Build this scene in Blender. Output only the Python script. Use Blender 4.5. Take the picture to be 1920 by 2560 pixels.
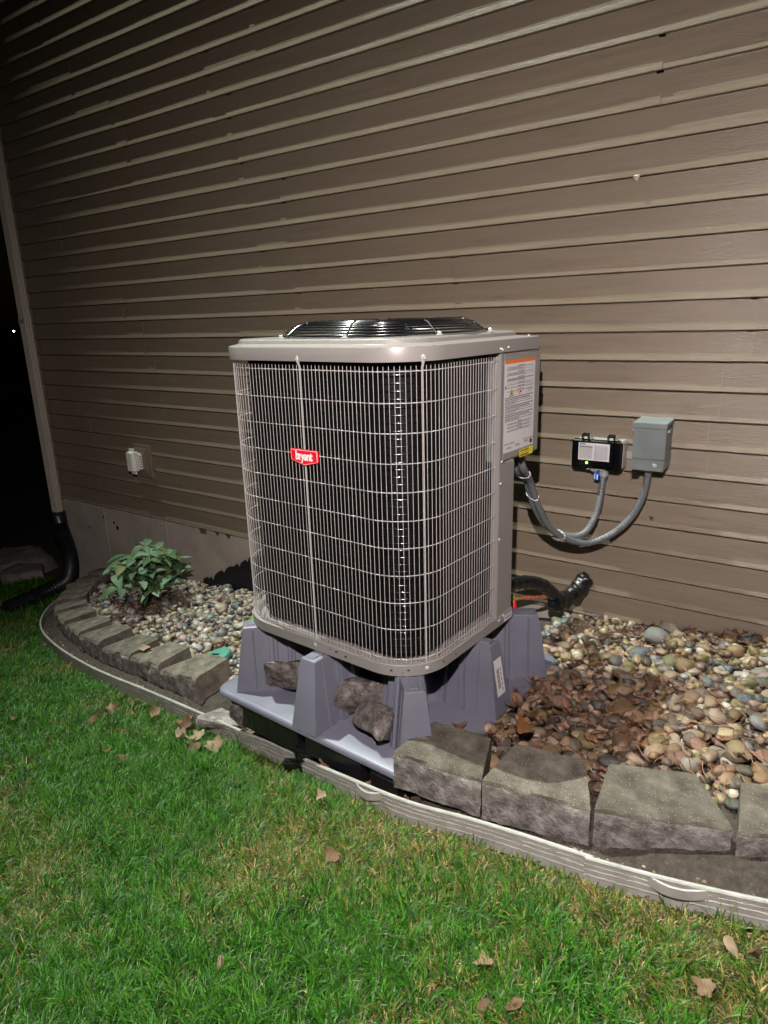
import bpy, bmesh, math, random
import numpy as np
from mathutils import Vector, Matrix, noise
R = math.radians
rnd = random.Random(7)
S = bpy.context.scene
for o in list(bpy.data.objects): bpy.data.objects.remove(o)

# ------------------------------------------------------------------ camera
cam_d = bpy.data.cameras.new('camera'); cam = bpy.data.objects.new('camera', cam_d)
S.collection.objects.link(cam); S.camera = cam
cam_d.sensor_fit = 'VERTICAL'; cam_d.sensor_height = 36; cam_d.sensor_width = 27
cam_d.lens = 36*1682/2560
cam_d.clip_start = .02; cam_d.clip_end = 500
right = Vector((0.81787808, 0.5746246, -0.0296988)); down = Vector((0.13626455, -0.24357883, -0.96026107)); fwd = Vector((-0.55902363, 0.78132958, -0.27751875))
cam.matrix_world = Matrix(((right.x, -down.x, -fwd.x, 0.0), (right.y, -down.y, -fwd.y, -3.2), (right.z, -down.z, -fwd.z, 1.6), (0, 0, 0, 1)))
# ------------------------------------------------------------------ sky (night)
W = bpy.data.worlds.new('World'); S.world = W; W.use_nodes = True
nt = W.node_tree; bg = nt.nodes['Background']
sky = nt.nodes.new('ShaderNodeTexSky'); sky.sky_type = 'NISHITA'; sky.sun_disc = False
sky.sun_elevation = R(2); sky.sun_rotation = R(120)
nt.links.new(sky.outputs[0], bg.inputs[0]); bg.inputs[1].default_value = 0.0006
# ------------------------------------------------------------------ the two lamps that light the place
def spot(name, loc, target, energy, col, size, blend, radius):
    d = bpy.data.lights.new(name, 'SPOT'); o = bpy.data.objects.new(name, d); S.collection.objects.link(o)
    o.location = loc; o.rotation_euler = (Vector(target)-Vector(loc)).to_track_quat('-Z', 'Y').to_euler()
    d.energy = energy; d.color = col; d.spot_size = R(size); d.spot_blend = blend; d.shadow_soft_size = radius
    return o
spot('head_torch', (-.06, -3.24, 2.28), (-1.2, -.75, .55), 470, (1.0, .90, .865), 124, 1.0, .018)
spot('flood_lamp', (-7.8, -.72, 16.0), (-.2, -1.2, .5), 23000, (.90, 1.0, .88), 36, 1.0, .04)
S.view_settings.view_transform = 'Standard'; S.view_settings.look = 'None'
S.view_settings.exposure = 0; S.view_settings.gamma = 1
S.render.engine = 'CYCLES'
S.cycles.max_bounces = 5; S.cycles.caustics_reflective = True

# ================================================================== helpers
def link(o, parent=None):
    S.collection.objects.link(o)
    if parent is not None: o.parent = parent
    return o
def tag(o, label=None, cat=None, group=None, kind=None):
    if label: o['label'] = label
    if cat: o['category'] = cat
    if group: o['group'] = group
    if kind: o['kind'] = kind
    return o
def thing(name, label, cat, loc=(0, 0, 0), rz=0, group=None):
    o = bpy.data.objects.new(name, None); o.empty_display_size = .05
    o.location = loc; o.rotation_euler = (0, 0, rz); link(o)
    return tag(o, label, cat, group)
def ss(a, b, x):
    t = min(1, max(0, (x-a)/(b-a))); return t*t*(3-2*t)
def G(x, y=0): return .11+.13*x+.065*ss(-2.0, -1.0, x)
def Bed(x, y): return G(x)+.05-.045*ss(-1.8, -1.0, x)*ss(-.9, -.2, y)

class MB:
    def __init__(s): s.v = []; s.f = []; s.m = []; s.c = []
    def add(s, vs, fs, mat=0):
        n = len(s.v); s.v += [tuple(v) for v in vs]; s.f += [tuple(i+n for i in f) for f in fs]; s.m += [mat]*len(fs); return s
    def box(s, c, d, M=None, mat=0):
        x, y, z = d[0]/2, d[1]/2, d[2]/2
        vs = [Vector((sx*x, sy*y, sz*z)) for sx in (-1, 1) for sy in (-1, 1) for sz in (-1, 1)]
        if M is not None: vs = [M @ v for v in vs]
        vs = [v+Vector(c) for v in vs]
        return s.add(vs, [(0, 1, 3, 2), (4, 6, 7, 5), (0, 4, 5, 1), (2, 3, 7, 6), (0, 2, 6, 4), (1, 5, 7, 3)], mat)
    def tube(s, pts, r, n=8, mat=0, caps=True, closed=False):
        pts = [Vector(p) for p in pts]; rs = r if isinstance(r, (list, tuple)) else [r]*len(pts)
        vs = []; k = len(pts); up = None
        for i, p in enumerate(pts):
            if closed: t = pts[(i+1) % k]-pts[i-1]
            else: t = pts[min(i+1, k-1)]-pts[max(i-1, 0)]
            t.normalize()
            if up is None:
                up = Vector((0, 0, 1)) if abs(t.z) < .9 else Vector((0, 1, 0))
            a = up-t*up.dot(t); a.normalize(); up = a; b = t.cross(a)
            for j in range(n):
                th = 2*math.pi*j/n; vs.append(p+a*(rs[i]*math.cos(th))+b*(rs[i]*math.sin(th)))
        fs = []
        for i in range(k if closed else k-1):
            for j in range(n):
                i2 = (i+1) % k
                fs.append((i*n+j, i*n+(j+1) % n, i2*n+(j+1) % n, i2*n+j))
        if caps and not closed:
            fs.append(tuple(range(n))[::-1]); fs.append(tuple((k-1)*n+j for j in range(n)))
        return s.add(vs, fs, mat)
    def rings(s, rings, closed=True, cap0=False, cap1=False, mat=0):
        n = len(rings[0]); vs = [p for r_ in rings for p in r_]; fs = []
        for i in range(len(rings)-1):
            for j in range(n if closed else n-1):
                j2 = (j+1) % n; fs.append((i*n+j, i*n+j2, (i+1)*n+j2, (i+1)*n+j))
        if cap0: fs.append(tuple(range(n))[::-1])
        if cap1: fs.append(tuple((len(rings)-1)*n+j for j in range(n)))
        return s.add(vs, fs, mat)
    def lathe(s, prof, c=(0, 0, 0), n=24, M=None, mat=0):
        rg = []
        for (r_, z) in prof:
            ring = []
            for j in range(n):
                a = 2*math.pi*j/n; v = Vector((r_*math.cos(a), r_*math.sin(a), z))
                if M is not None: v = M @ v
                ring.append(v+Vector(c))
            rg.append(ring)
        return s.rings(rg, True, True, True, mat)
    def build(s, name, mats, parent=None, smooth=35, bevel=0, seg=2, **kw):
        me = bpy.data.meshes.new(name); me.from_pydata(s.v, [], s.f)
        if not isinstance(mats, (list, tuple)): mats = [mats]
        for m in mats: me.materials.append(m)
        if len(mats) > 1: me.polygons.foreach_set('material_index', s.m)
        bm = bmesh.new(); bm.from_mesh(me); bmesh.ops.recalc_face_normals(bm, faces=bm.faces)
        if bevel: bmesh.ops.bevel(bm, geom=[e for e in bm.edges if len(e.link_faces) == 2 and e.calc_face_angle(0) > .5], offset=bevel, segments=seg, affect='EDGES', clamp_overlap=True)
        bm.to_mesh(me); bm.free()
        if smooth:
            me.polygons.foreach_set('use_smooth', [True]*len(me.polygons)); me.set_sharp_from_angle(angle=R(smooth))
        o = bpy.data.objects.new(name, me); link(o, parent); tag(o, **kw)
        return o

# ------------------------------------------------------------------ materials
def mat(name, col, rough=.6, metal=0, spec=.5, noise_amt=0, scale=8, bump=0, bscale=60, stretch=(1, 1, 1), emit=None, dirt=None, dscale=3, coat=0, coords='Object', random_val=0, detail=6):
    m = bpy.data.materials.new(name); m.use_nodes = True; n = m.node_tree.nodes; L = m.node_tree.links
    b = n['Principled BSDF']
    b.inputs['Base Color'].default_value = (*col, 1); b.inputs['Roughness'].default_value = rough
    b.inputs['Metallic'].default_value = metal; b.inputs['Specular IOR Level'].default_value = spec
    if coat: b.inputs['Coat Weight'].default_value = coat; b.inputs['Coat Roughness'].default_value = .15
    tc = n.new('ShaderNodeTexCoord'); mp = n.new('ShaderNodeMapping'); mp.inputs['Scale'].default_value = stretch
    L.new(tc.outputs[coords], mp.inputs[0])
    cur = None
    if noise_amt:
        t = n.new('ShaderNodeTexNoise'); t.inputs['Scale'].default_value = scale; t.inputs['Detail'].default_value = detail
        L.new(mp.outputs[0], t.inputs['Vector'])
        mr = n.new('ShaderNodeMapRange'); mr.inputs[1].default_value = .3; mr.inputs[2].default_value = .7
        mr.inputs[3].default_value = 1-noise_amt; mr.inputs[4].default_value = 1+noise_amt
        L.new(t.outputs[0], mr.inputs[0])
        mx = n.new('ShaderNodeVectorMath'); mx.operation = 'SCALE'; mx.inputs[0].default_value = col
        L.new(mr.outputs[0], mx.inputs['Scale']); cur = mx.outputs[0]
        rr = n.new('ShaderNodeMapRange'); rr.inputs[1].default_value = .3; rr.inputs[2].default_value = .7; rr.inputs[3].default_value = max(0, rough-.08); rr.inputs[4].default_value = min(1, rough+.08)
        L.new(t.outputs[0], rr.inputs[0]); L.new(rr.outputs[0], b.inputs['Roughness'])
    if dirt:
        t2 = n.new('ShaderNodeTexNoise'); t2.inputs['Scale'].default_value = dscale; t2.inputs['Detail'].default_value = 8; t2.inputs['Roughness'].default_value = .65
        L.new(mp.outputs[0], t2.inputs['Vector'])
        cr = n.new('ShaderNodeMapRange'); cr.inputs[1].default_value = dirt[1]; cr.inputs[2].default_value = dirt[1]+.12; L.new(t2.outputs[0], cr.inputs[0])
        mm = n.new('ShaderNodeMix'); mm.data_type = 'RGBA'; mm.inputs[7].default_value = (*dirt[0], 1)
        if cur: L.new(cur, mm.inputs[6])
        else: mm.inputs[6].default_value = (*col, 1)
        L.new(cr.outputs[0], mm.inputs[0]); cur = mm.outputs[2]
    if random_val:
        oi = n.new('ShaderNodeObjectInfo'); mr = n.new('ShaderNodeMapRange'); mr.inputs[3].default_value = 1-random_val; mr.inputs[4].default_value = 1+random_val
        L.new(oi.outputs['Random'], mr.inputs[0]); mx = n.new('ShaderNodeVectorMath'); mx.operation = 'SCALE'
        if cur: L.new(cur, mx.inputs[0])
        else: mx.inputs[0].default_value = col
        L.new(mr.outputs[0], mx.inputs['Scale']); cur = mx.outputs[0]
    if cur: L.new(cur, b.inputs['Base Color'])
    if bump:
        t3 = n.new('ShaderNodeTexNoise'); t3.inputs['Scale'].default_value = bscale; t3.inputs['Detail'].default_value = 5; L.new(mp.outputs[0], t3.inputs['Vector'])
        bp = n.new('ShaderNodeBump'); bp.inputs['Strength'].default_value = bump; bp.inputs['Distance'].default_value = .01
        L.new(t3.outputs[0], bp.inputs['Height']); L.new(bp.outputs[0], b.inputs['Normal'])
    if emit: b.inputs['Emission Color'].default_value = (*emit[0], 1); b.inputs['Emission Strength'].default_value = emit[1]
    return m

M = {}
M['siding'] = mat('siding_vinyl', (.212, .168, .122), .34, noise_amt=.07, scale=3, bump=.22, bscale=34, stretch=(.9, 1, 12), spec=.45, coords='Object', random_val=.025)
M['parging'] = mat('parging', (.41, .36, .315), .85, noise_amt=.14, scale=4, bump=.35, bscale=35, dirt=((.12, .09, .07), .66), dscale=9)
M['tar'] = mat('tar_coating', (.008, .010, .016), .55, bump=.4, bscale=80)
M['cabinet'] = mat('cabinet_paint', (.235, .218, .21), .35, bump=.02, bscale=900, spec=.5)
M['cabinet_top'] = mat('cap_paint', (.24, .222, .214), .36, bump=.02, bscale=900, coat=.15)
M['wire'] = mat('wire_coating', (.43, .41, .40), .35, noise_amt=.05, scale=20)
M['coil'] = mat('coil_metal', (.0025, .0025, .003), .5, metal=0, spec=.15, bump=.3, bscale=400)
M['coilrib'] = mat('coil_tube', (.14, .14, .15), .21, metal=1)
M['black'] = mat('black_plastic', (.008, .008, .009), .3, noise_amt=.1, scale=20)
M['guard'] = mat('guard_black', (.006, .006, .008), .18, spec=.7, coat=.6)
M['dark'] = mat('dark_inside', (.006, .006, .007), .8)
M['steel'] = mat('steel', (.55, .54, .55), .28, metal=.25)
M['pad'] = mat('pad_plastic', (.132, .133, .172), .42, noise_amt=.09, scale=5, bump=.05, bscale=250, dirt=((.10, .085, .085), .63), dscale=9)
M['label'] = mat('label_white', (.62, .60, .62), .5, noise_amt=.04, scale=30)
M['ink'] = mat('ink', (.03, .03, .035), .6)
M['inkgrey'] = mat('ink_grey', (.16, .15, .16), .6)
M['orange'] = mat('label_orange', (.75, .16, .03), .5)
M['yellow'] = mat('label_yellow', (.80, .62, .02), .5)
M['red'] = mat('badge_red', (.78, .012, .03), .35)
M['badgewhite'] = mat('badge_white', (.85, .82, .82), .4)
M['grey_box'] = mat('grey_enamel', (.175, .20, .205), .45, noise_amt=.05, scale=10, bump=.06, bscale=200)
M['grey_light'] = mat('grey_fitting', (.32, .32, .32), .5)
M['conduit'] = mat('conduit_grey', (.13, .135, .15), .4, noise_amt=.08, scale=20)
M['gloss_black'] = mat('gloss_black', (.004, .004, .005), .12, spec=.6, coat=.5)
M['clear_case'] = mat('pale_case', (.33, .31, .29), .35)
M['blue'] = mat('blue_tag', (.01, .09, .55), .4)
M['led'] = mat('green_led', (.1, .6, .05), .3, emit=((.25, 1.0, .02), 9))
M['copper'] = mat('copper', (.62, .22, .12), .28, metal=.45, noise_amt=.15, scale=30)
M['brass'] = mat('brass', (.52, .34, .10), .3, metal=.4)
M['redcap'] = mat('red_cap', (.65, .01, .015), .35)
M['foil'] = mat('black_wrap', (.006, .006, .007), .18, bump=.9, bscale=45, coat=.4)
M['white_plastic'] = mat('white_plastic', (.78, .76, .72), .4, noise_amt=.04, scale=20)
M['trim'] = mat('trim_beige', (.40, .355, .29), .5, noise_amt=.06, scale=10)
M['corrug'] = mat('corrugated_black', (.012, .012, .014), .35, noise_amt=.2, scale=20)
M['soil'] = mat('soil', (.045, .034, .026), .95, noise_amt=.5, scale=40, bump=1, bscale=110, dirt=((.10, .085, .07), .60), dscale=45)
M['straw'] = mat('straw', (.32, .24, .14), .8, noise_amt=.2, scale=30)
M['farground'] = mat('dark_ground', (.02, .017, .014), .95, noise_amt=.3, scale=3)
M['boulder'] = mat('boulder', (.17, .15, .13), .9, noise_amt=.3, scale=8, bump=.8, bscale=25)
M['stain'] = mat('wall_stain', (.10, .075, .055), .9, noise_amt=.3, scale=30)
M['green_lid'] = mat('green_lid', (.06, .22, .16), .5, noise_amt=.15, scale=20)
M['fabric'] = mat('black_fabric', (.008, .008, .010), .35, bump=.6, bscale=30)
M['tie'] = mat('tie_white', (.55, .57, .6), .4)
M['tan_wire'] = mat('tan_wire', (.55, .28, .18), .5)
M['lamp_far'] = mat('far_lamp', (1, 1, 1), .5, emit=((.9, .97, 1), 14))

# edging / stone / wood grain materials with more structure
def ramp_mat(name, stops, scale, rough, bump, bscale, speck=None, stretch=(1, 1, 1), vor=False, bdist=.01, rv=0):
    m = bpy.data.materials.new(name); m.use_nodes = True; n = m.node_tree.nodes; L = m.node_tree.links; b = n['Principled BSDF']
    tc = n.new('ShaderNodeTexCoord'); mp = n.new('ShaderNodeMapping'); mp.inputs['Scale'].default_value = stretch; L.new(tc.outputs['Object'], mp.inputs[0])
    t = n.new('ShaderNodeTexNoise'); t.inputs['Scale'].default_value = scale; t.inputs['Detail'].default_value = 10; t.inputs['Roughness'].default_value = .62; L.new(mp.outputs[0], t.inputs['Vector'])
    cr = n.new('ShaderNodeValToRGB'); L.new(t.outputs[0], cr.inputs[0]); e = cr.color_ramp.elements
    while len(e) < len(stops): e.new(.5)
    for i, (p, c) in enumerate(stops): e[i].position = p; e[i].color = (*c, 1)
    cur = cr.outputs[0]
    if speck:
        v = n.new('ShaderNodeTexVoronoi'); v.inputs['Scale'].default_value = speck[1]; L.new(mp.outputs[0], v.inputs['Vector'])
        mr = n.new('ShaderNodeMapRange'); mr.inputs[1].default_value = .16; mr.inputs[2].default_value = .26; mr.inputs[3].default_value = 1; mr.inputs[4].default_value = 0; L.new(v.outputs['Distance'], mr.inputs[0])
        sp = n.new('ShaderNodeSeparateColor'); L.new(v.outputs['Color'], sp.inputs[0])
        gt = n.new('ShaderNodeMath'); gt.operation = 'GREATER_THAN'; gt.inputs[1].default_value = speck[2]; L.new(sp.outputs[0], gt.inputs[0])
        mu = n.new('ShaderNodeMath'); mu.operation = 'MULTIPLY'; L.new(mr.outputs[0], mu.inputs[0]); L.new(gt.outputs[0], mu.inputs[1])
        mm = n.new('ShaderNodeMix'); mm.data_type = 'RGBA'; mm.inputs[7].default_value = (*speck[0], 1); L.new(cur, mm.inputs[6]); L.new(mu.outputs[0], mm.inputs[0]); cur = mm.outputs[2]
    if rv:
        oi = n.new('ShaderNodeObjectInfo'); mr = n.new('ShaderNodeMapRange'); mr.inputs[3].default_value = 1-rv; mr.inputs[4].default_value = 1+rv; L.new(oi.outputs['Random'], mr.inputs[0])
        mx = n.new('ShaderNodeVectorMath'); mx.operation = 'SCALE'; L.new(cur, mx.inputs[0]); L.new(mr.outputs[0], mx.inputs['Scale']); cur = mx.outputs[0]
    L.new(cur, b.inputs['Base Color']); b.inputs['Roughness'].default_value = rough
    t3 = n.new('ShaderNodeTexNoise'); t3.inputs['Scale'].default_value = bscale; t3.inputs['Detail'].default_value = 8; t3.inputs['Roughness'].default_value = .7; L.new(mp.outputs[0], t3.inputs['Vector'])
    bp = n.new('ShaderNodeBump'); bp.inputs['Strength'].default_value = bump; bp.inputs['Distance'].default_value = bdist
    L.new(t3.outputs[0], bp.inputs['Height']); L.new(bp.outputs[0], b.inputs['Normal'])
    return m
M['block'] = ramp_mat('concrete_block', [(.34, (.060, .048, .038)), (.5, (.13, .112, .088)), (.66, (.21, .185, .15))], 11, .92, 1.0, 130, ((.45, .40, .33), 170, .72), rv=.15)
M['blockface'] = ramp_mat('split_face', [(.34, (.10, .085, .075)), (.5, (.27, .24, .225)), (.66, (.45, .42, .395))], 20, .95, 1.0, 70, ((.5, .46, .42), 150, .75), bdist=.02)
M['rock'] = ramp_mat('broken_rock', [(.34, (.06, .045, .042)), (.5, (.17, .14, .13)), (.66, (.32, .28, .265))], 30, .85, 1.0, 110, ((.6, .55, .5), 190, .62), bdist=.02)
M['edging'] = ramp_mat('weathered_edging', [(.28, (.25, .24, .215)), (.5, (.33, .32, .295)), (.72, (.41, .40, .375))], 18, .5, .15, 120)

def attr_mat(name, rough, bump=0, bscale=60, translucent=0, spec=.5, objcol=False, noise_amt=.15, nscale=60, coat=0):
    m = bpy.data.materials.new(name); m.use_nodes = True; n = m.node_tree.nodes; L = m.node_tree.links; b = n['Principled BSDF']
    if objcol: a = n.new('ShaderNodeObjectInfo'); src = a.outputs['Color']
    else: a = n.new('ShaderNodeAttribute'); a.attribute_name = 'tint'; src = a.outputs['Color']
    tc = n.new('ShaderNodeTexCoord'); t = n.new('ShaderNodeTexNoise'); t.inputs['Scale'].default_value = nscale; t.inputs['Detail'].default_value = 6; L.new(tc.outputs['Object'], t.inputs['Vector'])
    mr = n.new('ShaderNodeMapRange'); mr.inputs[1].default_value = .3; mr.inputs[2].default_value = .7; mr.inputs[3].default_value = 1-noise_amt; mr.inputs[4].default_value = 1+noise_amt; L.new(t.outputs[0], mr.inputs[0])
    mx = n.new('ShaderNodeVectorMath'); mx.operation = 'SCALE'; L.new(src, mx.inputs[0]); L.new(mr.outputs[0], mx.inputs['Scale'])
    L.new(mx.outputs[0], b.inputs['Base Color']); b.inputs['Roughness'].default_value = rough; b.inputs['Specular IOR Level'].default_value = spec
    if bump:
        bp = n.new('ShaderNodeBump'); bp.inputs['Strength'].default_value = bump; bp.inputs['Distance'].default_value = .005; t3 = n.new('ShaderNodeTexNoise'); t3.inputs['Scale'].default_value = bscale; L.new(tc.outputs['Object'], t3.inputs['Vector']); L.new(t3.outputs[0], bp.inputs['Height']); L.new(bp.outputs[0], b.inputs['Normal'])
    if translucent:
        tr = n.new('ShaderNodeBsdfTranslucent'); L.new(mx.outputs[0], tr.inputs[0]); ms = n.new('ShaderNodeMixShader'); ms.inputs[0].default_value = translucent
        L.new(b.outputs[0], ms.inputs[1]); L.new(tr.outputs[0], ms.inputs[2]); L.new(ms.outputs[0], n['Material Output'].inputs[0])
    return m
M['pebble_obj'] = attr_mat('pebble_single', .5, .35, 120, objcol=True, noise_amt=.28, nscale=45)
M['pebble_mass'] = attr_mat('pebble_mass', .5, .35, 120, noise_amt=.28, nscale=45)
M['grass'] = attr_mat('grass_blade', .45, translucent=.25, noise_amt=.1, spec=.35)
M['leaf'] = attr_mat('dead_leaf', .6, .4, 90, translucent=.12, noise_amt=.25, nscale=50)
M['leaf_obj'] = attr_mat('dead_leaf_single', .6, .4, 90, translucent=.12, noise_amt=.25, nscale=50, objcol=True)
M['shrub'] = attr_mat('shrub_leaf', .55, .2, 60, translucent=.15, noise_amt=.2, objcol=True, spec=.3)

def colored_mesh(name, verts, faces_flat, face_sizes, cols, material, parent=None, smooth=False, **kw):
    """verts (N,3), faces_flat loop vertex idx, cols (N,3) per-vertex"""
    me = bpy.data.meshes.new(name); nv = len(verts); nf = len(face_sizes)
    me.vertices.add(nv); me.vertices.foreach_set('co', np.asarray(verts, np.float32).ravel())
    me.loops.add(len(faces_flat)); me.loops.foreach_set('vertex_index', np.asarray(faces_flat, np.int32))
    me.polygons.add(nf); ls = np.concatenate(([0], np.cumsum(face_sizes)[:-1])).astype(np.int32)
    me.polygons.foreach_set('loop_start', ls); me.polygons.foreach_set('loop_total', np.asarray(face_sizes, np.int32))
    if smooth: me.polygons.foreach_set('use_smooth', [True]*nf)
    me.update(calc_edges=True)
    ca = me.color_attributes.new('tint', 'FLOAT_COLOR', 'POINT')
    c4 = np.ones((nv, 4), np.float32); c4[:, :3] = cols; ca.data.foreach_set('color', c4.ravel())
    me.materials.append(material); me.validate()
    o = bpy.data.objects.new(name, me); link(o, parent); return tag(o, **kw)

# ================================================================== SETTING
EDGE = [(-5.30, -.30), (-5.16, -.55), (-4.99, -.76), (-4.83, -.90), (-4.68, -1.0), (-4.50, -1.09), (-4.26, -1.175), (-3.924, -1.262), (-3.499, -1.343), (-3.172, -1.385), (-2.889, -1.41), (-2.589, -1.442), (-2.32, -1.472), (-1.901, -1.522), (-1.756, -1.545), (-1.347, -1.635), (-1.049, -1.679), (-.812, -1.668), (-.637, -1.664), (-.426, -1.668), (-.244, -1.655), (-.023, -1.625), (.4, -1.55), (1.0, -1.42), (2.2, -1.3)]
ex = np.array([p[0] for p in EDGE]); ey = np.array([p[1] for p in EDGE])
def edge_y(x): return np.interp(x, ex, ey, left=-.15)

def ground_grid(name, x0, x1, y0, y1, step, zf, material, keep=None, **kw):
    xs = np.arange(x0, x1+1e-6, step); ys = np.arange(y0, y1+1e-6, step); m = MB(); idx = {}
    vs = []
    for i, x in enumerate(xs):
        for j, y in enumerate(ys): idx[i, j] = len(vs); vs.append((x, y, zf(x, y)))
    fs = [(idx[i, j], idx[i+1, j], idx[i+1, j+1], idx[i, j+1]) for i in range(len(xs)-1) for j in range(len(ys)-1) if keep is None or keep((xs[i]+xs[i+1])/2, (ys[j]+ys[j+1])/2)]
    return m.add(vs, fs).build(name, material, smooth=180, **kw)
far = ground_grid('distant_ground', -70, 60, -60, 70, 10, lambda x, y: -.9-.02 if x < -8 else (-1.2 if x < 4 else -.2), M['farground'], kind='structure')

def lawn_z(x, y):
    z = G(x)-.010-.014*ss(-.25, 0, y-float(edge_y(x)))+.008*noise.noise(Vector((x*2.3, y*2.3, 0)))
    if y > edge_y(x)-.0: z -= .05
    return z
M['lawn'] = mat('lawn_soil', (.040, .036, .016), .95, noise_amt=.4, scale=30, bump=1, bscale=80, dirt=((.075, .060, .028), .52), dscale=4)
lawn = ground_grid('lawn_ground', -9, 3, -6, 0.9, .1, lawn_z, M['lawn'], kind='structure')
# bed soil: inside the edging line
def bed_sheet():
    m = MB(); xs = np.arange(-5.29, 2.2, .04); nt_ = 44; vs = []
    for x in xs:
        y0 = float(edge_y(x))+.003; y1 = .02
        for j in range(nt_+1):
            y = y0+(y1-y0)*(j/nt_)**1.35; d = y-y0
            z = (Bed(x, y)-.012-.035*(1-ss(0, .14, d)) if not (-2.12 < x < -1.08 and y < -1.06) else G(x)-(.035 if x > -1.7 else .012))-.03*ss(-2.2, -3.0, x)*ss(-.5, -.1, y)
            z += .006*noise.noise(Vector((x*9, y*9, 1)))+.004*noise.noise(Vector((x*30, y*30, 4))); vs.append((x, y, z))
    n0 = nt_+1; m.add(vs, [(i*n0+j, (i+1)*n0+j, (i+1)*n0+j+1, i*n0+j+1) for i in range(len(xs)-1) for j in range(nt_)])
    return m.build('gravel_bed', M['soil'], smooth=180, kind='structure')
bed = bed_sheet()

# ------------------------------------------------------------------ grass
def make_grass():
    rg = np.random.default_rng(3)
    cells = []
    def scatter(x0, x1, y0, y1, dens, hs, wd):
        n = int((x1-x0)*(y1-y0)*dens); x = rg.uniform(x0, x1, n); y = rg.uniform(y0, y1, n)
        k = y < edge_y(x)-.012
        # keep what the photo's side of the garden can see, with a margin
        dx = x; dy = y+3.2
        f = dx*-.559+dy*.781+(-1.6)*-.2775+.05; r = dx*.818+dy*.575; 
        k &= (f > .3) & (np.abs(r/f) < .80)
        x = x[k]; y = y[k]; return x, y, np.full(len(x), hs), np.full(len(x), wd)
    A = [scatter(-2.6, .6, -3.0, -1.4, 32000, .054, .0029), scatter(-4.2, -2.6, -2.9, -1.0, 15000, .052, .0036), scatter(-7.2, -4.2, -2.6, -.1, 6500, .058, .0050)]
    x = np.concatenate([a[0] for a in A]); y = np.concatenate([a[1] for a in A]); h = np.concatenate([a[2] for a in A]); w = np.concatenate([a[3] for a in A])
    # tall tufts against the edging and in the trench
    for (tx, ty, n, hh) in ((-.10, -1.69, 60, .11), (-.20, -1.70, 26, .09), (-1.62, -1.53, 14, .16), (-1.50, -1.55, 12, .14), (-1.28, -1.58, 8, .15), (-.40, -1.70, 26, .08), (-.98, -1.70, 14, .07), (-1.9, -1.6, 20, .09), (-2.3, -1.54, 24, .10), (-2.7, -1.47, 26, .10), (-3.1, -1.43, 26, .09), (-3.7, -1.36, 30, .10), (-2.0, -1.55, 12, .12), (-.62, -1.62, 10, .05), (-4.1, -1.25, 20, .09), (-4.6, -1.1, 20, .1)):
        x = np.append(x, tx+rg.normal(0, .03, n)); y = np.append(y, ty+rg.normal(0, .012, n)); h = np.append(h, hh*rg.uniform(.6, 1.1, n)); w = np.append(w, np.full(n, .0024))
    n = len(x)
    nz = np.array([noise.noise(Vector((a*1.9+5, b*1.9, 0))) for a, b in zip(x, y)])
    nz2 = np.array([noise.noise(Vector((a*7, b*7, 3))) for a, b in zip(x, y)])
    # dry belt next to the edging towards the right and in the lower right
    d = edge_y(x)-y
    dry = np.clip(.95-d*1.9, 0, 1)*np.clip((x+2.1)/1.0, 0, 1)+.45*np.clip((x+1.1)/.8, 0, 1)*np.clip((d)*1.2, 0, 1)*.7
    dry = dry*1.0+nz*1.0+nz2*.45
    z = np.array([lawn_z(a, min(b, edge_y(a)-.001)) for a, b in zip(x, y)])
    isdry = rg.random(n) < np.clip(.10+dry*.55, .04, .80)
    h = h*rg.uniform(.35, 1.5, n)*np.where(isdry, .72, 1)*(1-.30*np.clip(dry, 0, 1))*(1-.45*np.clip(1-d/.10, 0, 1)*(h < .065))
    w = w*rg.choice([.65, 1.0, 1.0, 1.55], n)
    nz3 = np.array([noise.noise(Vector((a*17, b*17, 9))) for a, b in zip(x, y)]); h = h*(1+.55*nz3)
    az = rg.uniform(0, 2*np.pi, n)*.55+nz3*5+nz2*3
    lean = rg.uniform(.25, 1.15, n); lean = np.where(isdry, lean+.35, lean)
    cols = np.empty((n, 3)); g = rg.random(n)[:, None]
    cols[:] = np.array([.008, .048, .003])*(1-g**1.3)+np.array([.068, .225, .012])*g**1.3
    moss = (rg.random(n) < np.clip(dry*.5, 0, .35)) & ~isdry
    cols[moss] = np.array([.11, .13, .015])*rg.uniform(.6, 1.2, (moss.sum(), 1))
    k = isdry.sum(); t = rg.random((k, 1))
    cols[isdry] = (np.array([.16, .10, .035])*(1-t)+np.array([.42, .30, .13])*t)*rg.uniform(.6, 1.1, (k, 1))
    segs = 3; V = np.zeros((n, 2*segs+1, 3)); C = np.zeros((n, 2*segs+1, 3))
    px, py = np.cos(az), np.sin(az); sx, sy = -py, px
    tw = rg.uniform(-.8, .8, n)
    for s in range(segs+1):
        u = s/segs
        ang = lean*(.25+.95*u)
        r_ = h*u*np.sin(ang); zz = h*u*np.cos(ang)
        bend = h*.25*tw*u*u
        cx = x+px*r_+sx*bend; cy = y+py*r_+sy*bend; cz = z-.004+zz
        ww = w*(1-u**1.6)*.5+.0002
        sh = (.55+.5*u)
        if s < segs:
            V[:, 2*s] = np.stack([cx-sx*ww, cy-sy*ww, cz], 1); V[:, 2*s+1] = np.stack([cx+sx*ww, cy+sy*ww, cz+ww*.4], 1)
            C[:, 2*s] = cols; C[:, 2*s+1] = cols
        else:
            V[:, 2*s] = np.stack([cx, cy, cz], 1); C[:, 2*s] = cols
    base = (np.arange(n)*(2*segs+1))[:, None]
    q = []
    for s in range(segs-1): q.append([2*s, 2*s+1, 2*s+3, 2*s+2])
    fq = (base[:, :, None]+np.array(q)[None]).reshape(n, -1)
    ft = base+np.array([2*segs-2, 2*segs-1, 2*segs])[None]
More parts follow.
